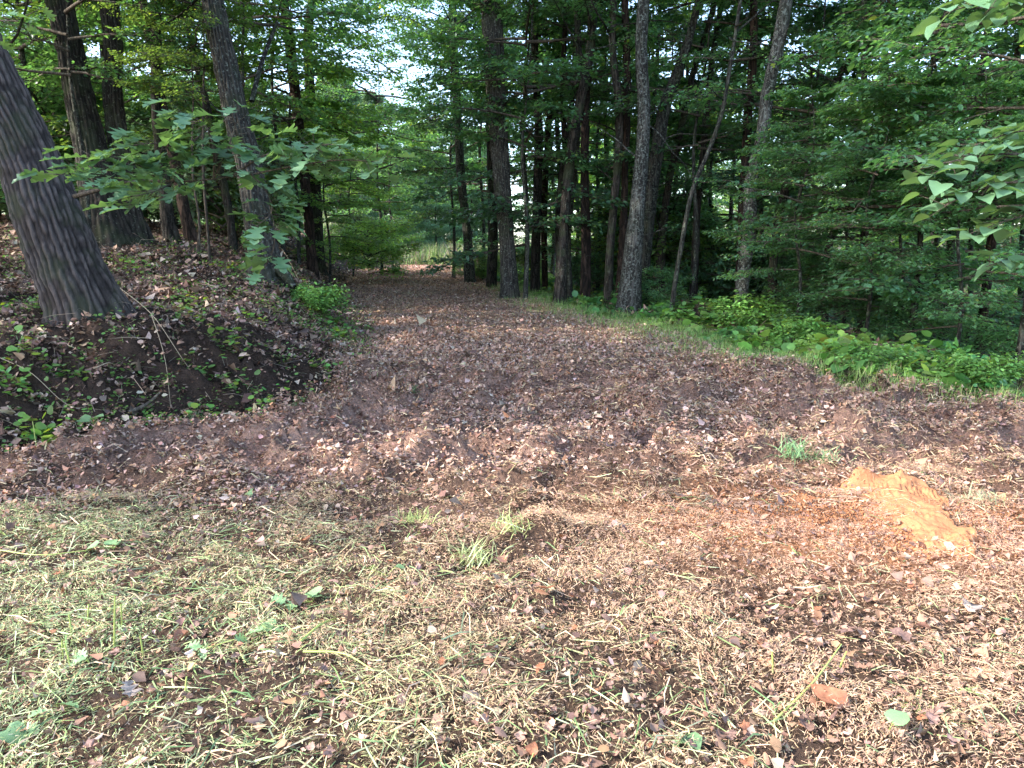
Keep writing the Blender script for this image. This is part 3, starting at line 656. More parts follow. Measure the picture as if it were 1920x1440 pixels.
# ---- understory trees with layered sprays (photo x, photo y of the foot, depth, scale, crown, material)
US = [
 ('leafy understory maple behind the pale lichen trunk', 1580, 600, 14.2, .85, 0, M_LEAF),
 ('layered understory maple at the right of the frame', 1700, 690, 11.2, 1.0, 1, M_LEAF_D),
 ('low spreading maple above the dark hollow', 1680, 660, 12.0, .62, 2, M_LEAF),
 ('understory tree at the far right edge', 1900, 740, 9.6, .95, 0, M_LEAF),
 ('tall layered beech right of the snaking stem', 1420, 560, 18, 1.2, 1, M_LEAF_D),
 ('broad beech reaching over the track from the stout trunk', 985, 535, 19, 1.25, 2, M_LEAF_D),
 ('beech with drooping sprays at the far right bend', 905, 500, 27, 1.3, 0, M_LEAF_D),
 ('beech between the dark curving and mottled trunks', 1120, 545, 20, 1.1, 1, M_LEAF_D),
 ('yellow green maple left of the track bend', 660, 470, 28, .8, 2, M_LEAF_Y),
 ('young beech left of the bend whose sprays overhang the far track', 735, 480, 35, 1.05, 0, M_LEAF),
 ('beech right of the bend leaning over the meadow grass', 930, 500, 34, 1.35, 1, M_LEAF_D),
 ('yellow green maple behind the slim dark trunk', 615, 470, 20, .7, 0, M_LEAF_Y),
 ('bright maple behind the flared oak', 530, 465, 19, 1.15, 1, M_LEAF_Y),
 ('bright maple between the leaning and flared oaks', 330, 455, 17, 1.15, 2, M_LEAF_Y),
 ('dark layered maple behind the leaning oak', 80, 440, 16, 1.2, 0, M_LEAF),
 ('green understory tree at the left edge of the wood', 20, 440, 20, 1.2, 1, M_LEAF_Y),
 ('understory tree in the gap right of the curving trunk', 1080, 520, 24, 1.3, 0, M_LEAF),
 ('understory tree in the gap behind the mottled trunk', 1240, 530, 22, 1.2, 2, M_LEAF_Y),
 ('understory tree behind the narrow dark trunk', 1330, 530, 20, 1.1, 0, M_LEAF),
 ('low tree with teal green sprays beside the pale lichen trunk', 1490, 620, 11.8, .55, 0, M_LEAF),
 ('low tree with teal green sprays in the middle of the right verge', 1620, 640, 11.0, .58, 1, M_LEAF),
 ('low spreading tree beneath the heart leaved branch', 1790, 660, 10.4, .6, 2, M_LEAF),
 ('small understory tree low on the right slope', 1810, 640, 14.5, 1.1, 2, M_LEAF_D),
 ('understory tree low behind the right hand leaves', 1640, 600, 17, 1.3, 1, M_LEAF_D),
 ('understory tree far back at the right edge', 1910, 600, 15, 1.3, 2, M_LEAF),
]
def under_tree(label, X, Y, sc, v, m, rz, group=None, name='understory_tree', proto=None):
    z = float(H(X, Y)); root = thing(name, label, 'tree', (X, Y, z), group)
    P = [[0, 0, -.2], [.05, .03, 1.5 * sc], [-.08, .1, 3.5 * sc], [.1, 0, 5.4 * sc], [0, 0, 7.0 * sc if proto is None else 10.2 * sc]]
    obj('trunk', trunk_mesh(P, [.055 * sc, .045 * sc, .034 * sc, .02 * sc, .006], 9, 24, int(X * 10) % 50, 0, .3), M_BARK_G, root)
    crown_objs(root, proto or UNDER[v], m, (0, 0, 0), rz, sc)
    return root
for i, (lab, px, py, Yd, sc, v, m) in enumerate(US):
    p = at(px, py, Yd); under_tree(lab, p.x, Yd, sc, v, m, i * 1.9)

for i, (lab, px, Yd, sc, m) in enumerate([('tall beech with high sprays just right of the stout trunk', 985, 17.2, 1.0, M_LEAF),   ('tall beech whose sprays frame the sky gap on its right', 850, 27, 1.15, M_LEAF_D), ('tall tree reaching over the track into the sky gap', 715, 30, 1.2, M_LEAF),
  ('tall beech with sprays above the snaking stem', 1300, 16.2, 1.0, M_LEAF), ('tall beech with sprays right of the pale lichen trunk', 1500, 15.0, .95, M_LEAF), ('tall beech with sprays above the heart leaved branch', 1760, 13.5, .95, M_LEAF_D),
   ('tall tree with high sprays behind the flared oak', 480, 14.5, .95, M_LEAF), ('tall tree with high sprays above the twin trunks', 170, 12.0, .8, M_LEAF), ('tall tree with high sprays left of the slim dark trunk', 560, 19, .95, M_LEAF_Y)]):
    p = at(px, 500, Yd); under_tree(lab, p.x, Yd, sc, 0, m, i * 2.3, proto=UPPER[i % 2])
rp = np.random.default_rng(31)
for i in range(16):
    px = 975 + i * 29 + rp.uniform(-10, 10); Yd = rp.uniform(18, 27); p = at(px, 540, Yd); lean = rp.normal(0, .5)
    X = max(p.x, edge_r(Yd) + 1.2); root = thing('pole_tree', 'slim dark pole tree standing among the row right of the track', 'tree', (X, Yd, float(H(X, Yd))), 'slim pole trees in the row right of the track')
    obj('trunk', trunk_mesh([[0, 0, -.2], [rp.normal(0, .1), 0, 2], [lean * .5 + rp.normal(0, .12), .1, 5], [lean, 0, 9], [lean * 1.1, 0, 12]], [.085, .075, .065, .05, .01], 10, 40, i, .004, .25), [M_BARK, M_BARK_R, M_BARK_G][i % 3], root)
    if i % 5 == 1: crown_objs(root, UPPER[i % 2], [M_LEAF, M_LEAF_Y][i // 2 % 2], (0, 0, 1.5), i, .9)
# ---- background wood: many trees nothing tells apart
def background(n, xr, yr, label, group, protos, mats_, mind, ok, sc=(.8, 1.2), cr=0.12, seed=0):
    r = np.random.default_rng(seed); pts = []; tries = 0
    while len(pts) < n and tries < 6000:
        tries += 1; X = r.uniform(*xr); Y = r.uniform(*yr)
        if abs(X) > .76 * Y + 4 or not ok(X, Y): continue
        if any((X - a) ** 2 + (Y - b) ** 2 < mind ** 2 for a, b in pts): continue
        pts.append((X, Y))
    tm = []
    for v in range(3):
        P = [[0, 0, -.3], [.1, 0, 3], [r.normal(0, .5), .1, 7], [r.normal(0, .6), 0, 12], [0, 0, 15.5]]
        t = trunk_mesh(P, [cr * 1.1, cr * .95, cr * .8, cr * .45, .02], 12, 30, v + seed, .006, .35); t.materials.append(M_BARK); tm.append(t)
    for i, (X, Y) in enumerate(pts):
        s = r.uniform(*sc); root = thing('background_tree', label, 'tree', (X, Y, float(base_z(X, Y))), group, r.uniform(0, 6.28)); root.scale = (s, s, s * r.uniform(.9, 1.15))
        obj('trunk', tm[i % 3], None, root)
        crown_objs(root, protos[i % len(protos)], mats_[i % len(mats_)], (0, 0, 0), 0, 1.0)
    print(group, len(pts))
background(27, (-48, -8), (19, 52), 'slim woodland tree in the sunlit wood left of the track', 'trees in the wood left of the track', MID, [M_LEAF_Y, M_LEAF, M_LEAF_Y], 3.3,
           lambda x, y: x < edge_l(y) - (4.5 if y < 21 else 9) and not (y > 29 and x > -38), seed=1)
background(15, (0, 56), (32, 60), 'slim woodland tree in the wood right of the track', 'trees in the wood right of the track', MID, [M_LEAF_D, M_LEAF, M_LEAF_Y], 3.3,
           lambda x, y: x > edge_r(y) + 5, seed=2)
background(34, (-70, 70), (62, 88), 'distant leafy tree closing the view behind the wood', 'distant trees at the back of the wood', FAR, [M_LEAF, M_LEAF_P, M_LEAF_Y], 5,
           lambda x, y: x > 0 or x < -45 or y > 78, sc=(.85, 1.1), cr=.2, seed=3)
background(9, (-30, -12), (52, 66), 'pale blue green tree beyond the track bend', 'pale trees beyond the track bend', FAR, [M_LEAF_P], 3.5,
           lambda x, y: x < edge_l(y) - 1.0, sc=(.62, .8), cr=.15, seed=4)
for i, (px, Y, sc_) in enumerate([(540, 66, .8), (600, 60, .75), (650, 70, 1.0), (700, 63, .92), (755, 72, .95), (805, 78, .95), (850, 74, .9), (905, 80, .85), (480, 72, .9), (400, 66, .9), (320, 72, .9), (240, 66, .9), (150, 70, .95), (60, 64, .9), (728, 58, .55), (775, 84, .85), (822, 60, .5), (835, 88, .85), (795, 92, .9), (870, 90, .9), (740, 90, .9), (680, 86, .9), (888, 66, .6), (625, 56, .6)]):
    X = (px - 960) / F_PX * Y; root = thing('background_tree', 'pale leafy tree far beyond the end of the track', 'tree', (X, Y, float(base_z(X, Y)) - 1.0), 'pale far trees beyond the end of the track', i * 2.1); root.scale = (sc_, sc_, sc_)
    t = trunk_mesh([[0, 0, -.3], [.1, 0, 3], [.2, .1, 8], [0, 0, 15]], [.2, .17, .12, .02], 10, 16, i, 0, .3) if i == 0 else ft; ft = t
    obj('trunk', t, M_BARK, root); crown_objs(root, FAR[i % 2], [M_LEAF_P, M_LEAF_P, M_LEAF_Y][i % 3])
# trees left of the picture that throw the shade
SH = [(-11.5, 4.8), (-13.6, 5.0), (-10.5, 6.8), (-16, 4.7), (-18.2, 6.4), (-15.5, 13.6), (-20, 11.4), (-22, 7.2), (-8.6, 5.6)]
for i, (X, Y) in enumerate(SH):
    root = thing('shade_tree', 'woodland tree left of the leaning oak casting shade over the track', 'tree', (X, Y, float(base_z(X, Y))), 'shade trees on the bank at the left', i * 1.3)
    P = [[0, 0, -.3], [.1, 0, 3], [.3, .1, 7], [.1, 0, 12], [0, 0, 14]]
    obj('trunk', trunk_mesh(P, [.2, .17, .14, .07, .02], 14, 30, i, .01, .35), M_BARK, root)
    crown_objs(root, HIGH[i % 3], M_LEAF, (0, 0, 4.6), 0, .9, M_BARK)

# ------------------------------------------------------------ low plants
def shrub(label, px, py, sc, v, m, rz=0, Yd=None, group=None, name='shrub', squash=1.0, dx=0):
    g = ground_at(px, py) if Yd is None else at(px, py, Yd)
    X, Y = g.x, g.y; root = thing(name, label, 'shrub', (X, Y, float(H(X, Y)) - .05), group)
    crown_objs(root, BRAMBLE[v % 2] if m is M_VINE else SHRUB[v], m, (0, 0, 0), rz, (sc, sc, sc * squash)); return root
for i, a in enumerate([
  ('yellow green bush at the track edge below the bank', 690, 478, 1.6, 0, M_LEAF_Y, 0, 24),
  ('dark green bush beside the yellow green one at the bend', 715, 470, 1.0, 1, M_LEAF_D, 1, 30),
  ('small bright bush at the right corner of the track bend', 905, 500, .8, 2, M_LEAF_Y, 2, 25),
  ('bramble mound, tallest plant on the right verge', 1640, 698, .42, 0, M_VINE, 3, None),
  ('bramble patch at the frame edge of the right verge', 1840, 735, .36, 1, M_VINE, 4, None),
  ('leafy patch below the pale lichen trunk', 1400, 612, .6, 2, M_VINE, 5, None),
  ('bramble patch between the lichen trunk and the mound', 1500, 648, .45, 0, M_VINE, 6, None),
  ('leafy sapling cluster below the flared oak', 590, 590, .45, 1, M_VINE, 7, None),
  ('low shrub under the layered maple at right', 1700, 640, .8, 2, M_LEAF, 8, 11.5),
  ('low shrub in the hollow at the far right', 1880, 690, .75, 0, M_LEAF, 9, 10.4),
  ('shrub in front of the slanting trunk', 1560, 600, 1.0, 1, M_LEAF, 10, 12.0),
  ('low shrub between the mottled and snaking stems', 1225, 572, .7, 2, M_LEAF, 11, 15.4),
  ('low shrub behind the reddish straight trunk', 1110, 560, .9, 0, M_LEAF_D, 12, 19),
  ('low shrub behind the stout ridged trunk', 975, 535, .9, 1, M_LEAF_Y, 13, 22),
  ('green bush behind the slim brown trunk', 900, 520, .9, 2, M_LEAF, 14, 26)]):
    lab, px, py, sc, v, m, rz, Yd = a; shrub(lab, px, py, sc, v, m, rz, Yd, squash=.8)

r_ = np.random.default_rng(77); k_ = 0
while k_ < 46:
    Y_ = r_.uniform(16, 34); X_ = r_.uniform(-.76 * Y_ - 1, edge_l(Y_) - 2.6)
    m_ = [M_LEAF_Y, M_LEAF, M_LEAF_P][k_ % 3]; sc_ = r_.uniform(1.1, 2.1)
    root = thing('shrub', 'bushy undergrowth shrub between the trunks on the left slope', 'shrub', (X_, Y_, float(base_z(X_, Y_)) - .05), 'shrubs in the wood left of the track')
    crown_objs(root, SHRUB[k_ % 3], m_, (0, 0, 0), k_ * 1.1, sc_); k_ += 1
k_ = 0
while k_ < 60:
    Y_ = r_.uniform(17, 40); X_ = r_.uniform(edge_r(Y_) + 3.4, .76 * Y_ + 1.5)
    if X_ < edge_r(Y_) + 3.4: continue
    m_ = [M_LEAF, M_LEAF_D, M_LEAF_Y][k_ % 3]; sc_ = r_.uniform(1.0, 1.8)
    root = thing('shrub', 'bushy undergrowth shrub in the hollow right of the track', 'shrub', (X_, Y_, float(base_z(X_, Y_)) - .05), 'shrubs in the hollow right of the track')
    crown_objs(root, SHRUB[k_ % 3], m_, (0, 0, 0), k_ * 1.1, sc_); k_ += 1
# ground cover on the right verge
def vine_w(x, y):
    t = x - edge_r(y); return ss((t - .35) / .5) * (1 - ss((t - 2.2) / 1.2)) * ss((y - 5.2) / 1.2) * (.12 + .88 * ss((fbm(x * 1.5, y * 1.5, 4, 3) - .36) / .16))
x, y = scatter_xy(lambda x, y: vine_w(x, y) * 620 * (1 - .75 * ss((y - 10) / 12)), 5, 34, dmax=620, margin=1.2)
n = len(x); h = rng.random(n) ** .8 * (.02 + .34 * ss((fbm(x * 1.9, y * 1.9, 6, 3) - .35) / .35) * (.6 + .4 * vnoise(x * 5, y * 5, 2))) * ss((x - edge_r(y) - .2) / 1.2)
z = H(x, y) + h + .01; M = rot(rng.uniform(0, 6.28, n), rng.normal(.1, .4, n), rng.normal(0, .45, n))
patch = fbm(x * 1.3 + 5, y * 1.3, 3, 2)[:, None]; col = np.clip((.55 + .9 * patch) * (1 + rng.normal(0, .28, (n, 1)) + rng.normal(0, .1, (n, 3))) * (1 + (patch - .5) * np.array([[1.2, .3, -.4]])), .2, 2)
Vg = stamp(T_LEAF * np.array([1.5, 1, 1]), F_LEAF, np.stack([x, y, z], 1), M, rng.gamma(4, .014, n) * (1 + y / 25), col)
tag(obj('ground_cover', npmesh('ground_cover', *Vg), M_VINE), 'low green creeping ground cover along the right verge', 'ground cover', kind='stuff')
print('cover', n)
# grass strip between track and cover, also tufts of thin green on the bank foot
def upright(x, y, hgt, wid, col, lean=.45):
    n = len(x); T = np.array([(-.5, 0, 0), (.5, 0, 0), (-.35, .18, .55), (.35, .18, .55), (0, .55, 1.0)]); TF = np.array([[0, 1, 3], [0, 3, 2], [2, 3, 4]])
    T = np.repeat(T[None], n, 0).copy(); T[:, :, 0] *= wid[:, None]; T[:, :, 1] *= (hgt * rng.uniform(0, 1.2, n))[:, None]; T[:, :, 2] *= hgt[:, None]
    M = rot(rng.uniform(0, 6.28, n), rng.normal(0, lean, n), rng.normal(0, lean * .5, n))
    return stamp(T, TF, np.stack([x, y, H(x, y) - .005], 1), M, np.ones(n), col)
def strip(x, y):
    t = x - edge_r(y); return np.exp(-((t - .45) / .7) ** 2) * ss((y - 5.2) / 1) * (.4 + fbm(x * 2, y * 2, 1, 3))
x, y = scatter_xy(lambda x, y: strip(x, y) * 2600 * (1 - .8 * ss((y - 8) / 8)), 5, 22, dmax=3200, margin=1)
n = len(x); col = pal([(.22, .36, .09), (.32, .44, .13), (.44, .38, .20), (.16, .28, .08)], [3, 3, 1.3, 1], n)
Vs = upright(x, y, rng.uniform(.04, .12, n) * (1 + y / 30), rng.uniform(.003, .006, n) * (1 + y / 15), col)
tag(obj('verge_grass', npmesh('verge_grass', *Vs), M_STRAW), 'short green grass fringe between the track and the ground cover', 'grass', kind='stuff')
def lf(x, y):
    s = edge_l(y) - x; w = np.exp(-((s - .1) / .35) ** 2) * ss((y - 5) / 1) * (1 - ss((y - 14) / 4)) * .7
    return w * ss((fbm(x * 1.5, y * 1.5, 5, 3) - .42) / .12)
x, y = scatter_xy(lambda x, y: lf(x, y) * 1000 + 60 * (zone_l(x, y)) * (y < 11) * ss((fbm(x, y, 2, 3) - .4) / .2), 4.5, 16, dmax=800, margin=.5)
n = len(x); col = pal([(.16, .26, .08), (.24, .34, .14), (.30, .34, .16), (.12, .2, .08)], [3, 3, 1, 2], n)
Vs = upright(x, y, rng.uniform(.03, .10, n), rng.uniform(.003, .006, n), col)
tag(obj('bank_grass', npmesh('bank_grass', *Vs), M_STRAW), 'thin green grass at the foot of the left bank', 'grass', kind='stuff')
x, y = scatter_xy(lambda x, y: zone_l(x, y) * (60 + 110 * np.exp(-((edge_l(y) - x - .6) / .7) ** 2)) * (1 - .8 * ss((y - 10) / 5)) * ss((fbm(x * 1.3, y * 1.3, 6, 3) - .40) / .12), 4.6, 18, dmax=170, margin=.5)
x = np.repeat(x, 4) + rng.normal(0, .05, len(x) * 4); y = np.repeat(y, 4) + rng.normal(0, .05, len(y) * 4); n = len(x)
T_RD = np.array([(0, 0, 0), (-.42, .12, .05), (-.5, .5, .06), (-.28, .85, .02), (0, 1, -.04), (.28, .85, .02), (.5, .5, .06), (.42, .12, .05)]); F_RD = np.array([[0, i + 1, i] for i in range(1, 7)])
M = rot(rng.uniform(0, 6.28, n), rng.normal(.1, .35, n), rng.normal(0, .35, n)); col = np.clip(1 + rng.normal(0, .2, (n, 1)) + rng.normal(0, .1, (n, 3)), .3, 2)
tag(obj('seedlings', npmesh('seedlings', *stamp(T_RD, F_RD, np.stack([x, y, H(x, y) + rng.uniform(.02, .12, n)], 1), M, rng.uniform(.015, .042, n), col * .75)), M_VINE), 'scattered green seedlings and creeper leaves over the bank', 'seedlings', kind='stuff')
x, y = scatter_xy(lambda x, y: zone_l(x, y) * 60 * (1 - .7 * ss((y - 9) / 5)), 4.6, 16, dmax=60, margin=.5); n = len(x)
tw = bladeset(x, y, rng.uniform(.1, .4, n), rng.uniform(.003, .006, n), pal([(.30, .23, .17), (.18, .13, .10), (.42, .36, .26)], [2, 2, 1], n), lift=.10, tilt=.3, bend=.15)
tag(obj('dead_twigs', npmesh('dead_twigs', *tw), M_STRAW), 'thin dead twigs scattered over the bank', 'dead twigs', kind='stuff')
# tall meadow grass at the end of the track
n = 14000; y = rng.uniform(37, 62, n); x = rng.uniform(-1, 1, n) * 7 + np.interp(y, [37, 62], [-3.5, -9])
kp = (y > 47) | (x > edge_r(y) - .3) | (x < edge_l(y) + .4); x = x[kp]; y = y[kp]; n = len(x)
col = pal([(.16, .26, .07), (.30, .22, .21), (.22, .28, .10), (.26, .17, .11)], [4, 2, 3, 1], n)
Vs = upright(x, y, rng.uniform(.6, 1.7, n), rng.uniform(.03, .07, n), col, lean=.15)
tag(obj('meadow_grass', npmesh('meadow_grass', *Vs), M_STRAW), 'tall pinkish and green meadow grass where the track ends', 'tall grass', kind='stuff')

# vine plants on the left bank, each a little cluster of rounded leaves
T_ROUND = np.array([(0, 0, 0), (-.42, .12, .05), (-.5, .5, .06), (-.28, .85, .02), (0, 1, -.04), (.28, .85, .02), (.5, .5, .06), (.42, .12, .05)]); F_ROUND = np.array([[0, i + 1, i] for i in range(1, 7)])
def weed(label, px, py, rad_px, n, m, lsz=.05, hgt=.16, group=None):
    g = ground_at(px, py); rr = rad_px / F_PX * g.y; r = np.random.default_rng(int(px * 7 + py))
    a = r.uniform(0, 6.28, n); d = rr * np.sqrt(r.random(n)); X = g.x + np.cos(a) * d; Y = g.y + np.sin(a) * d * .7
    base = Vector((g.x, g.y, float(H(g.x, g.y)))); hz = r.uniform(.25, 1, n) * hgt; Z = H(X, Y) + hz
    C = np.stack([X, Y, Z], 1) - np.array(base)
    M = rot(r.uniform(0, 6.28, n), r.normal(.15, .35, n), r.normal(0, .35, n))
    col = np.clip(1 + r.normal(0, .2, (n, 1)) + r.normal(0, .12, (n, 3)), .4, 2)
    y_ = r.random(n) < .15; col[y_] *= np.array([1.7, 1.25, .7])
    root = thing('weed_plant', label, 'weed', base, group)
    V = stamp(T_ROUND, F_ROUND, C, M, lsz * r.uniform(.6, 1.25, n), col); obj('foliage', npmesh('foliage', *V), m, root)
    A = np.stack([X, Y, H(X, Y) - .01], 1) - np.array(base); A[:, :2] = A[:, :2] * .8
    obj('stems', npmesh('stems', *tubes_many(A, C, np.full(n, .002), np.full(n, .0012))), M_TWIG, root)
for a in [
 ('bright vine cluster right of the leaning oak, nearest the foot', 295, 610, 26, 16, .06),
 ('round leaved vine on the bank below the flared oak', 385, 635, 36, 34, .055),
 ('yellow green vine cluster in the middle of the bank', 430, 675, 36, 40, .055),
 ('small vine cluster beneath the yellow green one', 365, 700, 26, 20, .055),
 ('vine sprig with light leaves at the right of the bank', 470, 605, 28, 26, .05),
 ('low vine patch at the left edge of the bank', 62, 700, 34, 26, .05),
 ('light green vine patch right of the left edge patch', 140, 705, 22, 18, .05),
 ('dark green weeds at the bank foot', 395, 790, 36, 30, .055),
 ('bright weed clump at the bank foot by the track', 480, 790, 30, 40, .045),
 ('weed patch on the bank face above the bright clump', 455, 745, 34, 34, .05),
 ('green weeds at the corner of the bank and the track', 560, 765, 34, 36, .045),
 ('weed sprig at the track side of the bank', 610, 720, 26, 26, .05),
 ('leafy weeds below the flared oak by the track', 610, 600, 34, 50, .06),
 ('leafy weeds on the bank edge below the slim trunk', 640, 640, 26, 32, .055),
 ('small weeds at the left frame edge above the leaves', 25, 740, 30, 24, .05),
 ('dark weeds under the left edge of the bank', 70, 810, 34, 22, .07),
 ('weeds in the leaf litter left of the track corner', 300, 800, 26, 16, .05),
 ('small weeds right of the leaning oak foot', 330, 600, 30, 24, .045),
 ('feathery weed at the left root of the leaning oak', 84, 608, 26, 60, .03),
 ('sprig of weeds beside the leaning oak on its left', 20, 590, 30, 30, .05),
 ('yellowish weeds at the bank crest', 250, 500, 30, 26, .05),
 ('yellowish weeds in the sun strip at the crest', 430, 515, 30, 40, .05),
 ('low weeds on the bank between oak and vine', 350, 575, 30, 26, .05)]:
    lab, px, py, rp, n, ls = a; weed(lab, px, py, rp * 1.15, int(n * 1.5), M_VINE, ls * 1.15)

# ------------------------------------------------------------ near leaves, one object each
def lobed(kind, seed):
    r = np.random.default_rng(seed)
    if kind == 'oak':
        half = [(0, 0), (.03, .12), (.19, .15), (.25, .23), (.09, .31), (.28, .40), (.37, .51), (.12, .56), (.31, .70), (.37, .81), (.15, .80), (.14, .93), (0, 1.0)]
    elif kind == 'maple':
        half = [(0, 0), (.30, -.06), (.27, .08), (.52, .28), (.36, .34), (.50, .62), (.24, .56), (.16, .80), (0, 1.0)]
    elif kind == 'heart':
        half = [(0, 0), (.22, -.10), (.42, .02), (.50, .25), (.42, .52), (.24, .78), (0, 1.0)]
    half = [(x * (1 + r.normal(0, .08)), y) for x, y in half]
    left = [(-x * (1 + r.normal(0, .06)), y + r.normal(0, .01)) for x, y in half[1:-1]]
    n = len(half); V = []
    bend = r.uniform(.1, .4)
    f = lambda x, y: (x, y, .28 * abs(x) - bend * y * y + r.normal(0, .012))
    mids = [(0, y) for _, y in half[1:-1]]
    V.append(f(0, 0)); Rr = []; Ll = []; Mm = []
    for (hx, hy), (lx, ly), (mx, my) in zip(half[1:-1], left, mids):
        Rr.append(len(V)); V.append(f(hx, hy)); Ll.append(len(V)); V.append(f(lx, ly)); Mm.append(len(V)); V.append((0, my * .9 + .05, -bend * my * my))
    tip = len(V); V.append(f(0, 1.0)); F = []
    seq = [0] + Mm + [tip]
    for side, s in ((Rr, 1), (Ll, -1)):
        q = [0] + side + [tip]
        for i in range(len(q) - 1):
            a, b, c_, d_ = seq[i], q[i], q[i + 1], seq[i + 1]
            for t in ((a, b, c_), (a, c_, d_)):
                if len(set(t)) == 3: F.append(t if s == 1 else t[::-1])
    return npmesh(kind + '_leaf', np.array(V), np.array(F), np.ones((len(V), 3)))
OAK = [lobed('oak', i) for i in range(5)]
HEART = [lobed('heart', i + 10) for i in range(4)]
DEADL = [lobed('maple', i + 20) for i in range(3)] + [lobed('oak', i + 30) for i in range(3)] + [lobed('heart', 40), lobed('heart', 41)]
def place_leaf(root, me, P, yaw, pitch, roll, s, m):
    o = obj('leaf', me, None, root, P); o.rotation_euler = (pitch, roll, yaw); o.scale = (s, s, s)
    if len(me.materials) == 0: me.materials.append(m)
    return o
OY = OAKT.location.y; foot = OAKT.location
D_ = lambda k: OY - k
def limb_leaves(root, foot, tiers, meshes, m, size, seed, r0=.02):
    # thing > branch > leaf: every leaf hangs on its own branch
    r = np.random.default_rng(seed)
    for (pts, nl, wpx, rad) in tiers:
        W_ = np.array([list(at(px, py, Y)) for px, py, Y in pts]); b0 = Vector(W_[0]); C = spline(W_ - W_[0], 14)
        br = obj('branch', npmesh('branch', *tube(C, np.linspace(rad, .003, 14), 7)), M_TWIG, root, b0 - Vector(foot))
        A_, B_ = [], []
        for j in range(nl):
            t = .18 + .82 * (j + r.random()) / nl; q = t * 13; i = min(int(q), 12); p = C[i] * (1 - (q - i)) + C[i + 1] * (q - i)
            d = C[i + 1] - C[i]; a = math.atan2(d[1], d[0]); w = wpx / F_PX * pts[-1][2]
            aa = a + r.choice([-1, 1]) * r.uniform(.2, 1.7); l = w * r.uniform(.1, 1)
            e = p + np.array([math.cos(aa) * l, math.sin(aa) * l, r.normal(0, .05)]); A_.append(p); B_.append(e)
            place_leaf(br, meshes[r.integers(len(meshes))], e, aa - math.pi / 2 + r.normal(0, .6), r.normal(-.12, .2), r.normal(0, .24), size * r.uniform(.7, 1.2), m)
        obj('twigs', npmesh('twigs', *tubes_many(np.array(A_), np.array(B_), np.full(len(A_), .003), np.full(len(A_), .0015))), M_TWIG, br)
limb_leaves(OAKT, foot, [
  ([(140, 368, OY - .3), (200, 352, D_(.7)), (260, 340, D_(1.2)), (380, 338, D_(1.6)), (480, 325, D_(1.7))], 34, 50, .024),
  ([(240, 345, D_(1.0)), (200, 330, D_(1.6)), (150, 325, D_(2.0)), (105, 328, D_(2.2))], 26, 40, .008),
  ([(300, 339, D_(1.3)), (260, 310, D_(1.6)), (220, 295, D_(1.8)), (180, 300, D_(2.0))], 26, 45, .008),
  ([(340, 338, D_(1.4)), (330, 300, D_(1.6)), (300, 270, D_(1.8)), (250, 272, D_(1.9))], 28, 45, .008),
  ([(400, 336, D_(1.5)), (400, 280, D_(1.6)), (380, 230, D_(1.7)), (330, 210, D_(1.8))], 28, 45, .008),
  ([(400, 336, D_(1.5)), (430, 270, D_(1.6)), (440, 230, D_(1.6)), (430, 205, D_(1.7))], 18, 40, .007),
  ([(330, 338, D_(1.4)), (310, 350, D_(1.8)), (280, 362, D_(2.0)), (245, 368, D_(2.1))], 22, 45, .007),
  ([(430, 333, D_(1.6)), (500, 290, D_(1.6)), (570, 275, D_(1.7)), (640, 270, D_(1.8))], 34, 50, .009),
  ([(480, 325, D_(1.7)), (560, 310, D_(1.7)), (640, 300, D_(1.8)), (725, 305, D_(1.8))], 30, 45, .008),
  ([(470, 326, D_(1.7)), (500, 360, D_(1.6)), (510, 395, D_(1.6)), (480, 425, D_(1.7))], 20, 32, .006),
  ([(505, 385, D_(1.6)), (515, 430, D_(1.6)), (512, 470, D_(1.6)), (495, 505, D_(1.7))], 20, 30, .005),
], OAK, M_LEAF_NEAR, .20, 5)
X, Y = 4.9, 5.3; foot = Vector((X, Y, float(H(X, Y))))
root = thing('redbud_tree', 'tree reaching in from the right with pale heart shaped leaves', 'tree', foot)
obj('trunk', trunk_mesh([[0, 0, -.2], [.1, 0, 1.2], [-.1, .1, 2.6], [0, 0, 4.2], [.1, .1, 5.2]], [.07, .06, .045, .03, .01], 12, 30, 3, .003, .3), M_BARK_G, root)
limb_leaves(root, foot, [
  ([(2120, 330, 5.3), (2000, 300, 5.2), (1850, 290, 5.1), (1725, 318, 5.0)], 46, 60, .014),
  ([(2120, 390, 5.3), (2000, 350, 5.1), (1870, 345, 5.0), (1770, 385, 4.9)], 46, 60, .012),
  ([(2120, 430, 5.3), (2020, 390, 5.1), (1900, 410, 5.0), (1800, 445, 5.0)], 36, 50, .010),
  ([(2120, 300, 5.3), (2020, 250, 5.3), (1920, 245, 5.3), (1820, 275, 5.2)], 30, 50, .012),
  ([(2120, 460, 5.3), (2040, 450, 5.2), (1940, 470, 5.2), (1850, 500, 5.1)], 20, 40, .008),
  ([(2120, 60, 5.3), (2020, 10, 5.0), (1900, -10, 4.8), (1770, 25, 4.7)], 44, 50, .012),
  ([(2120, 40, 5.3), (2020, 30, 5.0), (1940, 15, 5.0), (1830, 15, 5.0)], 28, 50, .010),
], HEART, M_LEAF_NEAR, .135, 6)
g = Vector((-4.6, 4.9, float(H(-4.6, 4.9))))
root = thing('oak_sapling', 'oak sapling whose few bright leaves poke in at the top left corner', 'sapling', g)
obj('stem', npmesh('stem', *tube(spline([[0, 0, -.1], [.05, 0, 1.2], [-.05, .1, 2.4], [.1, 0, 3.6]], 16), np.linspace(.025, .008, 16), 8)), M_TWIG, root)
limb_leaves(root, g, [([(-280, 60, 4.9), (-150, 20, 4.5), (-50, 35, 4.3), (35, 40, 4.2)], 22, 45, .01)], OAK, M_LEAF_NEAR, .12, 8)

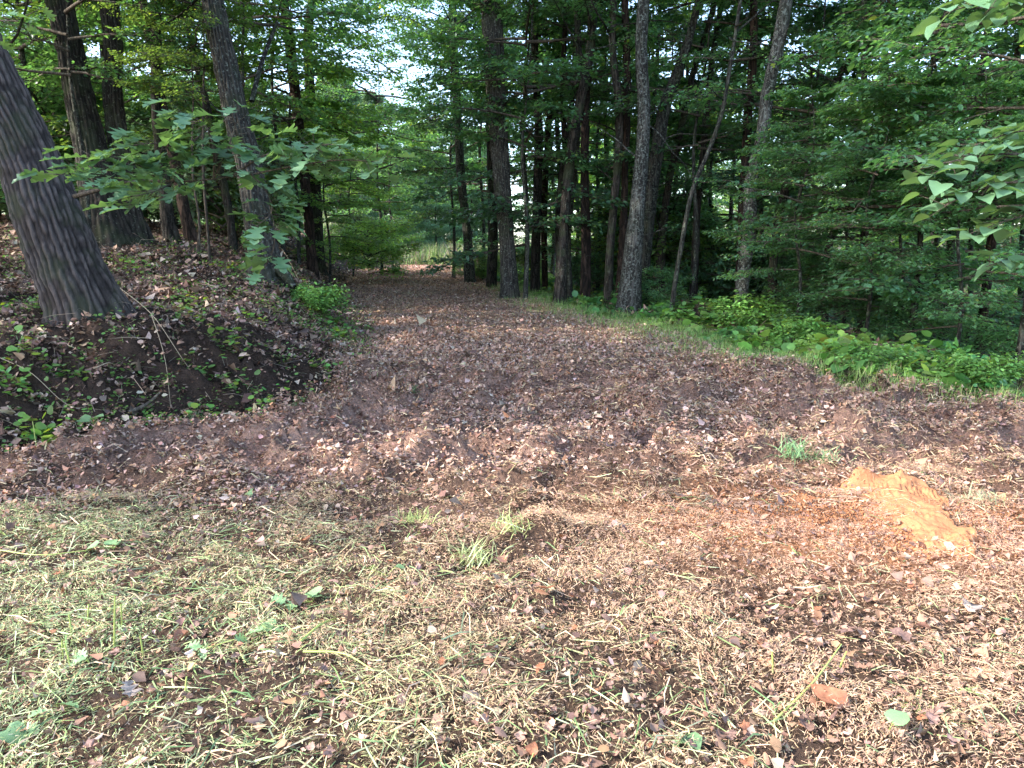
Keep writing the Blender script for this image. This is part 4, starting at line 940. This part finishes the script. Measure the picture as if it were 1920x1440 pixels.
# ------------------------------------------------------------ dead leaves that can be picked out one by one
cols = [('brown', (.22, .13, .095)), ('pink', (.30, .185, .15)), ('rust', (.33, .14, .075)), ('pale', (.42, .34, .29))]
M_DEAD = []
for nm_, c_ in cols:
    m, nt, out = mat('dead_leaf_' + nm_); L = nt.links.new
    tc = N(nt, 'ShaderNodeTexCoord'); no = N(nt, 'ShaderNodeTexNoise', Scale=6.0, Detail=6.0); L(tc.outputs['Object'], no.inputs['Vector'])
    cr = N(nt, 'ShaderNodeValToRGB'); cr.color_ramp.elements[0].position = .3; cr.color_ramp.elements[0].color = tuple(v * .55 for v in c_) + (1,)
    cr.color_ramp.elements[1].position = .7; cr.color_ramp.elements[1].color = tuple(v * 1.2 for v in c_) + (1,); L(no.outputs[0], cr.inputs[0])
    oi = N(nt, 'ShaderNodeObjectInfo'); mr = N(nt, 'ShaderNodeMapRange'); mr.inputs['To Min'].default_value = .7; mr.inputs['To Max'].default_value = 1.3; L(oi.outputs['Random'], mr.inputs[0])
    h = N(nt, 'ShaderNodeHueSaturation'); L(cr.outputs[0], h.inputs['Color']); L(mr.outputs[0], h.inputs['Value'])
    p = N(nt, 'ShaderNodeBsdfPrincipled', Roughness=.6); p.inputs['Specular IOR Level'].default_value = .3; L(h.outputs[0], p.inputs['Base Color'])
    t = N(nt, 'ShaderNodeBsdfTranslucent'); L(h.outputs[0], t.inputs['Color']); x_ = N(nt, 'ShaderNodeMixShader', Fac=.15); L(p.outputs[0], x_.inputs[1]); L(t.outputs[0], x_.inputs[2])
    L(x_.outputs[0], out.inputs[0]); M_DEAD.append(m)
# curl the dead leaves
DM = []
for i, me in enumerate(DEADL):
    for v in range(2):
        m2 = me.copy(); r = np.random.default_rng(i * 5 + v); co = np.empty(len(m2.vertices) * 3, dtype=np.float32); m2.vertices.foreach_get('co', co); co = co.reshape(-1, 3)
        y0 = co[:, 1] - .5; co[:, 2] = r.uniform(.2, 1.3) * co[:, 0] ** 2 + r.uniform(-.5, .7) * y0 ** 2 + r.normal(0, .05, len(co)) + r.uniform(-.5, .5) * co[:, 0] * y0
        co[:, 1] = y0; m2.vertices.foreach_set('co', co.ravel()); m2.update(); DM.append(m2)
def dead_leaf(X, Y, s, mi, yaw, pt, rl, label, group, lift=.03):
    me = DM[rng.integers(len(DM))]
    if len(me.materials) == 0: me.materials.append(M_DEAD[0])
    o = bpy.data.objects.new('dead_leaf', me); COL.objects.link(o); o.location = (X, Y, float(H(X, Y)) + lift); o.rotation_euler = (pt, rl, yaw); o.scale = (s, s, s)
    o.material_slots[0].link = 'OBJECT'; o.material_slots[0].material = M_DEAD[mi]
    return tag(o, label, 'dead leaf', group)
n = 0
while n < 270:
    Y = rng.uniform(2.0, 4.9) ** 1.0; X = rng.uniform(-.72, .72) * Y
    if rng.random() > .45 + .5 * (X > 0): continue
    dead_leaf(X, Y, rng.uniform(.026, .056), int(rng.choice(3, p=[.4, .4, .2])), rng.uniform(0, 6.28), rng.normal(0, .3), rng.normal(0, .3),
              'brown curled dead leaf lying in the mown straw', 'dead leaves in the mown straw', lift=rng.uniform(.02, .045)); n += 1
for (px, py, s, mi, lab) in [(1820, 1152, .09, 3, 'pale pink whitish leaf standing up below the orange clay slab'), (1312, 1042, .09, 3, 'small pale curled leaf left of the orange clay slab'),
     (1545, 1335, .13, 2, 'rust coloured curled leaf near the bottom right'), (1750, 1345, .14, 1, 'large pink brown leaf flat in the straw at bottom right'),
     (1585, 1200, .10, 1, 'pinkish pointed leaf in the straw right of centre'), (1020, 1130, .09, 2, 'rust leaf in the straw at the centre'),
     (800, 1018, .10, 1, 'orange pink leaf near the grass tuft'), (575, 1030, .09, 2, 'orange leaf at the straw edge left of the tuft'),
     (245, 1325, .09, 3, 'pale seed like folded leaf at the lower left')]:
    g = ground_at(px, py); dead_leaf(g.x, g.y, s, mi, rng.uniform(0, 6.28), rng.normal(0, .5), rng.normal(0, .3), lab, None, .045)

# ------------------------------------------------------------ orange clay slab with ridged top
M_CLAY, nt, out = mat('orange_clay'); L = nt.links.new
tc = N(nt, 'ShaderNodeTexCoord'); no = N(nt, 'ShaderNodeTexNoise', Scale=14.0, Detail=8.0, Roughness=.7); L(tc.outputs['Object'], no.inputs['Vector'])
cr = N(nt, 'ShaderNodeValToRGB'); cr.color_ramp.elements[0].position = .3; cr.color_ramp.elements[0].color = (.28, .13, .065, 1); cr.color_ramp.elements[1].position = .7; cr.color_ramp.elements[1].color = (.46, .20, .095, 1); L(no.outputs[0], cr.inputs[0])
n2 = N(nt, 'ShaderNodeTexNoise', Scale=90.0, Detail=5.0); L(tc.outputs['Object'], n2.inputs['Vector']); b = N(nt, 'ShaderNodeBump', Strength=.7, Distance=.006); L(n2.outputs[0], b.inputs['Height'])
p = N(nt, 'ShaderNodeBsdfPrincipled', Roughness=.95); p.inputs['Specular IOR Level'].default_value = .1; L(cr.outputs[0], p.inputs['Base Color']); L(b.outputs[0], p.inputs['Normal']); L(p.outputs[0], out.inputs[0])
poly = [(1400, 950), (1470, 925), (1560, 908), (1650, 897), (1745, 925), (1775, 950), (1768, 985), (1815, 1005), (1845, 1030), (1830, 1058), (1740, 1048), (1660, 1010), (1560, 1005), (1450, 990)]
PW = np.array([list(ground_at(*q))[:2] for q in poly]); cx, cyy = PW.mean(0)
def inside_d(x, y):
    """signed distance to the outline, positive inside"""
    d = np.full(x.shape, 1e9); ins = np.zeros(x.shape, bool); n = len(PW)
    for i in range(n):
        a = PW[i]; b_ = PW[(i + 1) % n]; e = b_ - a; t = np.clip(((x - a[0]) * e[0] + (y - a[1]) * e[1]) / (e @ e), 0, 1)
        d = np.minimum(d, np.hypot(x - a[0] - e[0] * t, y - a[1] - e[1] * t))
        c1 = (a[1] > y) != (b_[1] > y); xx = a[0] + (y - a[1]) / (b_[1] - a[1] + 1e-12) * e[0]; ins ^= c1 & (x < xx)
    return np.where(ins, d, -d)
gx = np.linspace(PW[:, 0].min() - .12, PW[:, 0].max() + .12, 250); gy = np.linspace(PW[:, 1].min() - .12, PW[:, 1].max() + .12, 140)
A, B = np.meshgrid(gx, gy); D = inside_d(A, B) + (fbm(A * 10, B * 10, 1, 4) - .5) * .20
right = ss((A - (cx - .25)) / .55)
hh = .004 + .06 * right + (fbm(A * 8, B * 8, 3, 4) - .5) * .035 * right
u = (A * .94 - B * .35) + (fbm(A * 4, B * 4, 5, 4) - .5) * .13; saw = (u / .030) % 1.0
hh = hh + (np.where(saw < .7, saw / .7, (1 - saw) / .3) - .5) * .012 * (.1 + .9 * right) * ss((fbm(A * 6, B * 6, 6, 3) - .46) / .12) + (fbm(A * 26, B * 26, 2, 4) - .5) * .026
Zs = H(A, B) + np.where(D > 0, hh * ss(D / .028) - .02 * (1 - ss(D / .02)), -.03) - .012 * (1 - right)
idx = np.arange(A.size).reshape(A.shape); Fq = np.stack([idx[:-1, :-1], idx[:-1, 1:], idx[1:, 1:], idx[1:, :-1]], -1).reshape(-1, 4)
keep = (D > -.05).ravel()[Fq].any(1)
foot = Vector((cx, cyy, float(H(cx, cyy))))
me = npmesh('clay_slab', np.stack([A, B, Zs], -1).reshape(-1, 3) - np.array(foot), Fq[keep]); o = obj('clay_slab', me, M_CLAY, None, foot)
tag(o, 'orange clay slab with ridged tread marks and a broken raised right edge', 'clay slab')
# chopped straw and leaf bits lying over the clay
def slab_h(x, y):
    i = np.clip(((x - gx[0]) / (gx[1] - gx[0])).round().astype(int), 0, len(gx) - 1); j = np.clip(((y - gy[0]) / (gy[1] - gy[0])).round().astype(int), 0, len(gy) - 1); return Zs[j, i]
n = 5200; x = rng.uniform(gx[0], gx[-1], n); y = rng.uniform(gy[0], gy[-1], n); w_ = np.clip(.62 - .57 * ss((x - cx + .35) / .7), .10, 1); k_ = (rng.random(n) < w_) & (inside_d(x, y) > -.06); x = x[k_]; y = y[k_]; n = len(x)
T = np.repeat(T_BLADE[None], n, 0).copy(); ln = rng.uniform(.015, .045, n); T[:, :, 0] *= rng.uniform(.002, .006, n)[:, None]; T[:, :, 1] *= ln[:, None]; T[:, :, 2] *= .004
M = rot(rng.uniform(0, 6.28, n), rng.normal(0, .2, n), rng.normal(0, .5, n)); P_ = np.stack([x, y, np.maximum(slab_h(x, y), H(x, y)) + .004], 1)
cc = mixc(pal(STRAW + DEAD, [2, 1, 2, 1, 2, 2, 1, 1, 1, 1, 1], n), np.array([.56, .32, .19]), rng.random(n) * .9)
tag(obj('clay_straw', npmesh('clay_straw', *stamp(T, F_BLADE, P_, M, np.ones(n), cc)), M_STRAW), 'orange dusted straw bits half covering the clay slab', 'straw', kind='stuff')
# crumbs of clay round it
n = 4500; x = rng.normal(cx - .15, .55, n); y = rng.normal(cyy - .02, .26, n); s = rng.gamma(2, .0018, n) + .002
T_C = np.array([(1, 0, 0), (-1, 0, 0), (0, 1, 0), (0, -1, 0), (0, 0, 1), (0, 0, -1)], float); F_C = np.array([[0, 2, 4], [2, 1, 4], [1, 3, 4], [3, 0, 4], [2, 0, 5], [1, 2, 5], [3, 1, 5], [0, 3, 5]])
Vc = stamp(T_C, F_C, np.stack([x, y, H(x, y) + .022], 1), rot(rng.uniform(0, 6, n), rng.uniform(0, 6, n), rng.uniform(0, 6, n)), s, None)
tag(obj('clay_crumbs', npmesh('clay_crumbs', *Vc, smooth=False), M_CLAY), 'orange clay crumbs strewn around the clay slab', 'clay crumbs', kind='stuff')

# ------------------------------------------------------------ stubs, tufts, cut weeds, sticks, log
M_STUB, nt, out = mat('green_stub'); p = N(nt, 'ShaderNodeBsdfPrincipled', Roughness=.5); p.inputs['Base Color'].default_value = (.34, .40, .11, 1); nt.links.new(p.outputs[0], out.inputs[0])
M_WEED = leaf_mat('cut_weed', (.20, .33, .16), (.25, .4, .08), tmix=.25, rough=.5, var=.25)
for (px, py, hpx, lab) in [(215, 1225, 105, 'tallest green cut stem standing in the lower left straw'), (120, 1240, 40, 'short green stub left of the tallest cut stem'),
     (137, 1200, 45, 'green stub close left of the tallest cut stem'), (165, 1180, 40, 'thin stub between two green stems'), (137, 1275, 45, 'dark based green stub below the tallest stem'),
     (270, 1235, 40, 'slim pale stem right of the tallest cut stem'), (348, 1325, 35, 'green stub in the straw lower left of centre'), (230, 1180, 45, 'thin stub right beside the tallest stem'),
     (1450, 1260, 40, 'pale green stub in the right straw'), (1570, 1255, 45, 'bright green stub by the twig at right'), (72, 855, 70, 'upright green stalk at the bank foot left')]:
    g = ground_at(px, py + 4); h = hpx / F_PX * math.hypot(g.y, 1.6); le = rng.normal(0, .12, 2)
    P = np.array([[0, 0, -.02], [le[0] * h * .5, le[1] * h * .5, h * .5], [le[0] * h, le[1] * h, h]])
    o = obj('grass_stalk', npmesh('grass_stalk', *tube(spline(P, 6), np.linspace(.0045, .003, 6), 6)), M_STUB, None, (g.x, g.y, float(H(g.x, g.y)))); tag(o, lab, 'plant stem')
def tuft(label, px, py, hgt, n, col0, spread=.06, lean=.7):
    g = ground_at(px, py); r = np.random.default_rng(px); base = np.array([g.x, g.y, float(H(g.x, g.y))])
    T = np.array([(-.5, 0, 0), (.5, 0, 0), (-.4, .2, .5), (.4, .2, .5), (0, .7, .85)]); TF = np.array([[0, 1, 3], [0, 3, 2], [2, 3, 4]])
    T = np.repeat(T[None], n, 0).copy(); h = hgt * r.uniform(.5, 1.1, n); T[:, :, 0] *= r.uniform(.004, .008, n)[:, None]; T[:, :, 1] *= h[:, None] * .8; T[:, :, 2] *= h[:, None]
    M = rot(r.uniform(0, 6.28, n), -np.abs(r.normal(0, lean, n)), r.normal(0, .2, n)); P = np.zeros((n, 3)); P[:, :2] = r.normal(0, spread, (n, 2)); P[:, 2] = .01
    col = np.clip(np.array(col0) * (1 + r.normal(0, .2, (n, 1))), 0, .8)
    V, F, c_ = stamp(T, TF, P, M, np.ones(n), col); o = obj('grass_tuft', npmesh('grass_tuft', V, F, c_), M_STRAW, None, base); tag(o, label, 'grass tuft')
for a in [('yellow green grass tuft at the edge of the shade, centre', 780, 985, .10, 90, (.36, .42, .14)), ('flattened pale green grass tuft right of the yellow green one', 885, 1050, .16, 130, (.42, .48, .22)),
          ('grass tuft leaning right above the flattened one', 960, 1020, .12, 70, (.40, .46, .18)), ('long bladed green tuft at the shade edge right of centre', 1490, 875, .20, 120, (.22, .36, .16)),
          ('sparse grass tuft in the shade right of the long bladed one', 1545, 880, .12, 80, (.22, .34, .15)), ('thin grey green grass tuft behind the clay slab', 1830, 950, .12, 110, (.26, .30, .17)),
          ('dark grass tuft on the left side of the track', 775, 752, .10, 130, (.18, .28, .12)), ('pale fine grass tuft at the track left', 720, 770, .08, 130, (.24, .32, .16)),
          ('fine grass tuft at the bank corner', 470, 818, .08, 130, (.30, .36, .18)), ('long blades at the bank foot by the weeds', 365, 775, .18, 60, (.16, .30, .12)),
          ('small upright grass tuft in front of the litter at left', 75, 960, .09, 70, (.34, .38, .18)), ('grass tuft on the right foreground edge', 1720, 1330, .06, 60, (.34, .42, .14))]:
    tuft(*a)
def cut_weed(label, px, py, n, s, spread_px=35):
    g = ground_at(px, py); r = np.random.default_rng(px + py); root = thing('cut_weed', label, 'cut weed', (g.x, g.y, float(H(g.x, g.y))))
    w = spread_px / F_PX * g.y; ends = []
    for i in range(n):
        e = np.array([r.normal(0, w), r.normal(0, w * .8), .03 + r.uniform(0, .03)]); ends.append(e)
        o = place_leaf(root, (OAK + HEART)[r.integers(len(OAK + HEART))] if s < .2 else OAK[0], e, r.uniform(0, 6.28), r.normal(0, .3), r.normal(0, .3), s * r.uniform(.6, 1.1), M_WEED)
        o.material_slots[0].link = 'OBJECT'; o.material_slots[0].material = M_WEED
    ends = np.array(ends); obj('stem', npmesh('stem', *tubes_many(np.repeat([[0, 0, .02]], n, 0), ends, np.full(n, .003), np.full(n, .0015))), M_STUB, root)
for a in [('wilted sage green cut weed, uppermost in the left straw', 585, 1125, 4, .09, 18), ('wilted sage green cut weed below the uppermost one', 508, 1195, 4, .09, 22),
          ('pale flattened weed leaves in the lower left straw', 385, 1240, 4, .08, 25), ('bright green leaf standing at the lower left', 172, 1275, 2, .07, 8),
          ('long bright green jagged leaf at the bottom left', 110, 1345, 1, .13, 6), ('pair of dark green leaves left of centre in the straw', 725, 1080, 3, .06, 18),
          ('green leaf lying in the brown litter', 460, 935, 1, .10, 5), ('dark green leaves at the left shade edge', 215, 1035, 3, .08, 18), ('green weed leaf at the far left of the straw', 15, 1020, 2, .08, 15),
          ('bright green weed at the edge of the shade', 1100, 905, 4, .08, 20), ('green leaf flat in the bottom right straw', 1665, 1390, 1, .08, 5), ('green leaf in the straw right side', 1870, 1170, 1, .08, 5),
          ('large dark leaves drooping at the bank foot left', 120, 815, 4, .16, 20), ('pale leaves drooping at the bank foot', 178, 835, 3, .12, 15), ('crumpled green leaf at the bottom left', 45, 1390, 3, .1, 25),
          ('green leaf sprig at bottom centre right', 1290, 1400, 2, .07, 18)]:
    cut_weed(*a)
def stick(label, pts, r0, name='stick', lift=.03, m=None, cat='stick'):
    P = []
    for px, py, dz in pts:
        g = ground_at(px, py); P.append([g.x, g.y, float(H(g.x, g.y)) + lift + dz])
    P = np.array(P); b0 = P[0].copy(); P = P - b0; P = spline(P, 18) if len(P) > 2 else np.linspace(P[0], P[1], 18)
    o = obj(name, npmesh(name, *tube(P, np.linspace(r0, r0 * .5, 18), 7)), m or M_TWIG, None, b0); tag(o, label, cat)
M_STALK, nt, out = mat('dry_stalk'); p = N(nt, 'ShaderNodeBsdfPrincipled', Roughness=.6); p.inputs['Base Color'].default_value = (.36, .28, .19, 1); nt.links.new(p.outputs[0], out.inputs[0])
stick('brown stick lying in the leaves at the bank foot', [(100, 888, 0), (155, 882, .01), (208, 876, 0)], .012)
stick('long thin stalk arching across the bottom of the bank', [(110, 825, .05), (190, 858, .03), (290, 862, .02), (370, 835, .02)], .004, 'dry_stalk', m=M_STALK, cat='stalk')
stick('arching bramble stem hanging from the oak foot to the right', [(235, 640, .25), (290, 655, .18), (345, 690, .12), (395, 750, .03)], .004, 'dry_stalk', m=M_STALK, cat='stalk')
stick('bare stem drooping down the middle of the bank', [(290, 660, .15), (312, 705, .15), (320, 760, .03)], .0035, 'dry_stalk', m=M_STALK, cat='stalk')
stick('twig arching down on the left part of the bank', [(0, 690, .1), (60, 720, .1), (120, 760, .05), (160, 800, .02)], .004, 'dry_stalk', m=M_STALK, cat='stalk')
stick('pale root loop on the bank beside the small vine', [(180, 735, .06), (205, 712, .1), (218, 680, .03)], .006, 'root', m=M_STALK, cat='root')
stick('dark root sticking out of the earthy bank', [(240, 770, .02), (275, 755, .08), (300, 740, .03)], .02, 'root', cat='root')
stick('thin slanting twig on the bank below the flared oak', [(520, 480, .3), (560, 550, .2), (595, 615, .05)], .005, 'dry_stalk', m=M_STALK, cat='stalk')
stick('forked green twig in the right straw', [(1450, 1370, 0), (1520, 1310, .02), (1575, 1240, .05)], .005, m=M_STUB)
stick('straight pale stem lying on the clay slab', [(1555, 945, .02), (1590, 948, .02), (1630, 953, .02)], .004, 'dry_stalk', m=M_STALK, cat='stalk')
stick('long curved pale stem lower left of centre', [(570, 1250, .01), (640, 1258, .02), (700, 1290, .01)], .005, 'dry_stalk', m=M_STUB, cat='stalk')
stick('thin dry stem lying flat left of the tallest cut stem', [(0, 1045, 0), (90, 1058, .01), (160, 1050, .02)], .004, 'dry_stalk', m=M_STUB, cat='stalk')
stick('bundle stalk of green grass right of the wilted weeds', [(560, 1240, .01), (600, 1205, .02), (630, 1170, .01)], .006, 'dry_stalk', m=M_STUB, cat='stalk')
stick('branch leaning in the hollow under the right trees', [(1715, 650, 0), (1760, 612, .35), (1800, 560, .9)], .03, 'fallen_branch', m=M_BARK_R, cat='branch')
g = at(1262, 572, 13.6); h_ = at(1335, 578, 13.0)
P = np.array([[g.x, 13.6, float(H(g.x, 13.6)) + .12], [(g.x + h_.x) / 2, 13.3, float(H((g.x + h_.x) / 2, 13.3)) + .15], [h_.x, 13.0, float(H(h_.x, 13.0)) + .12]]); b0 = P[0].copy()
V, F, _ = tube(spline(P - b0, 16), np.full(16, .11), 14); tag(obj('fallen_log', npmesh('fallen_log', V, F), M_BARK_R, None, b0), 'short brown log lying right of the snaking stem', 'log')
print('tris', sum(len(m.polygons) for m in bpy.data.meshes), 'objects', len(bpy.data.objects))
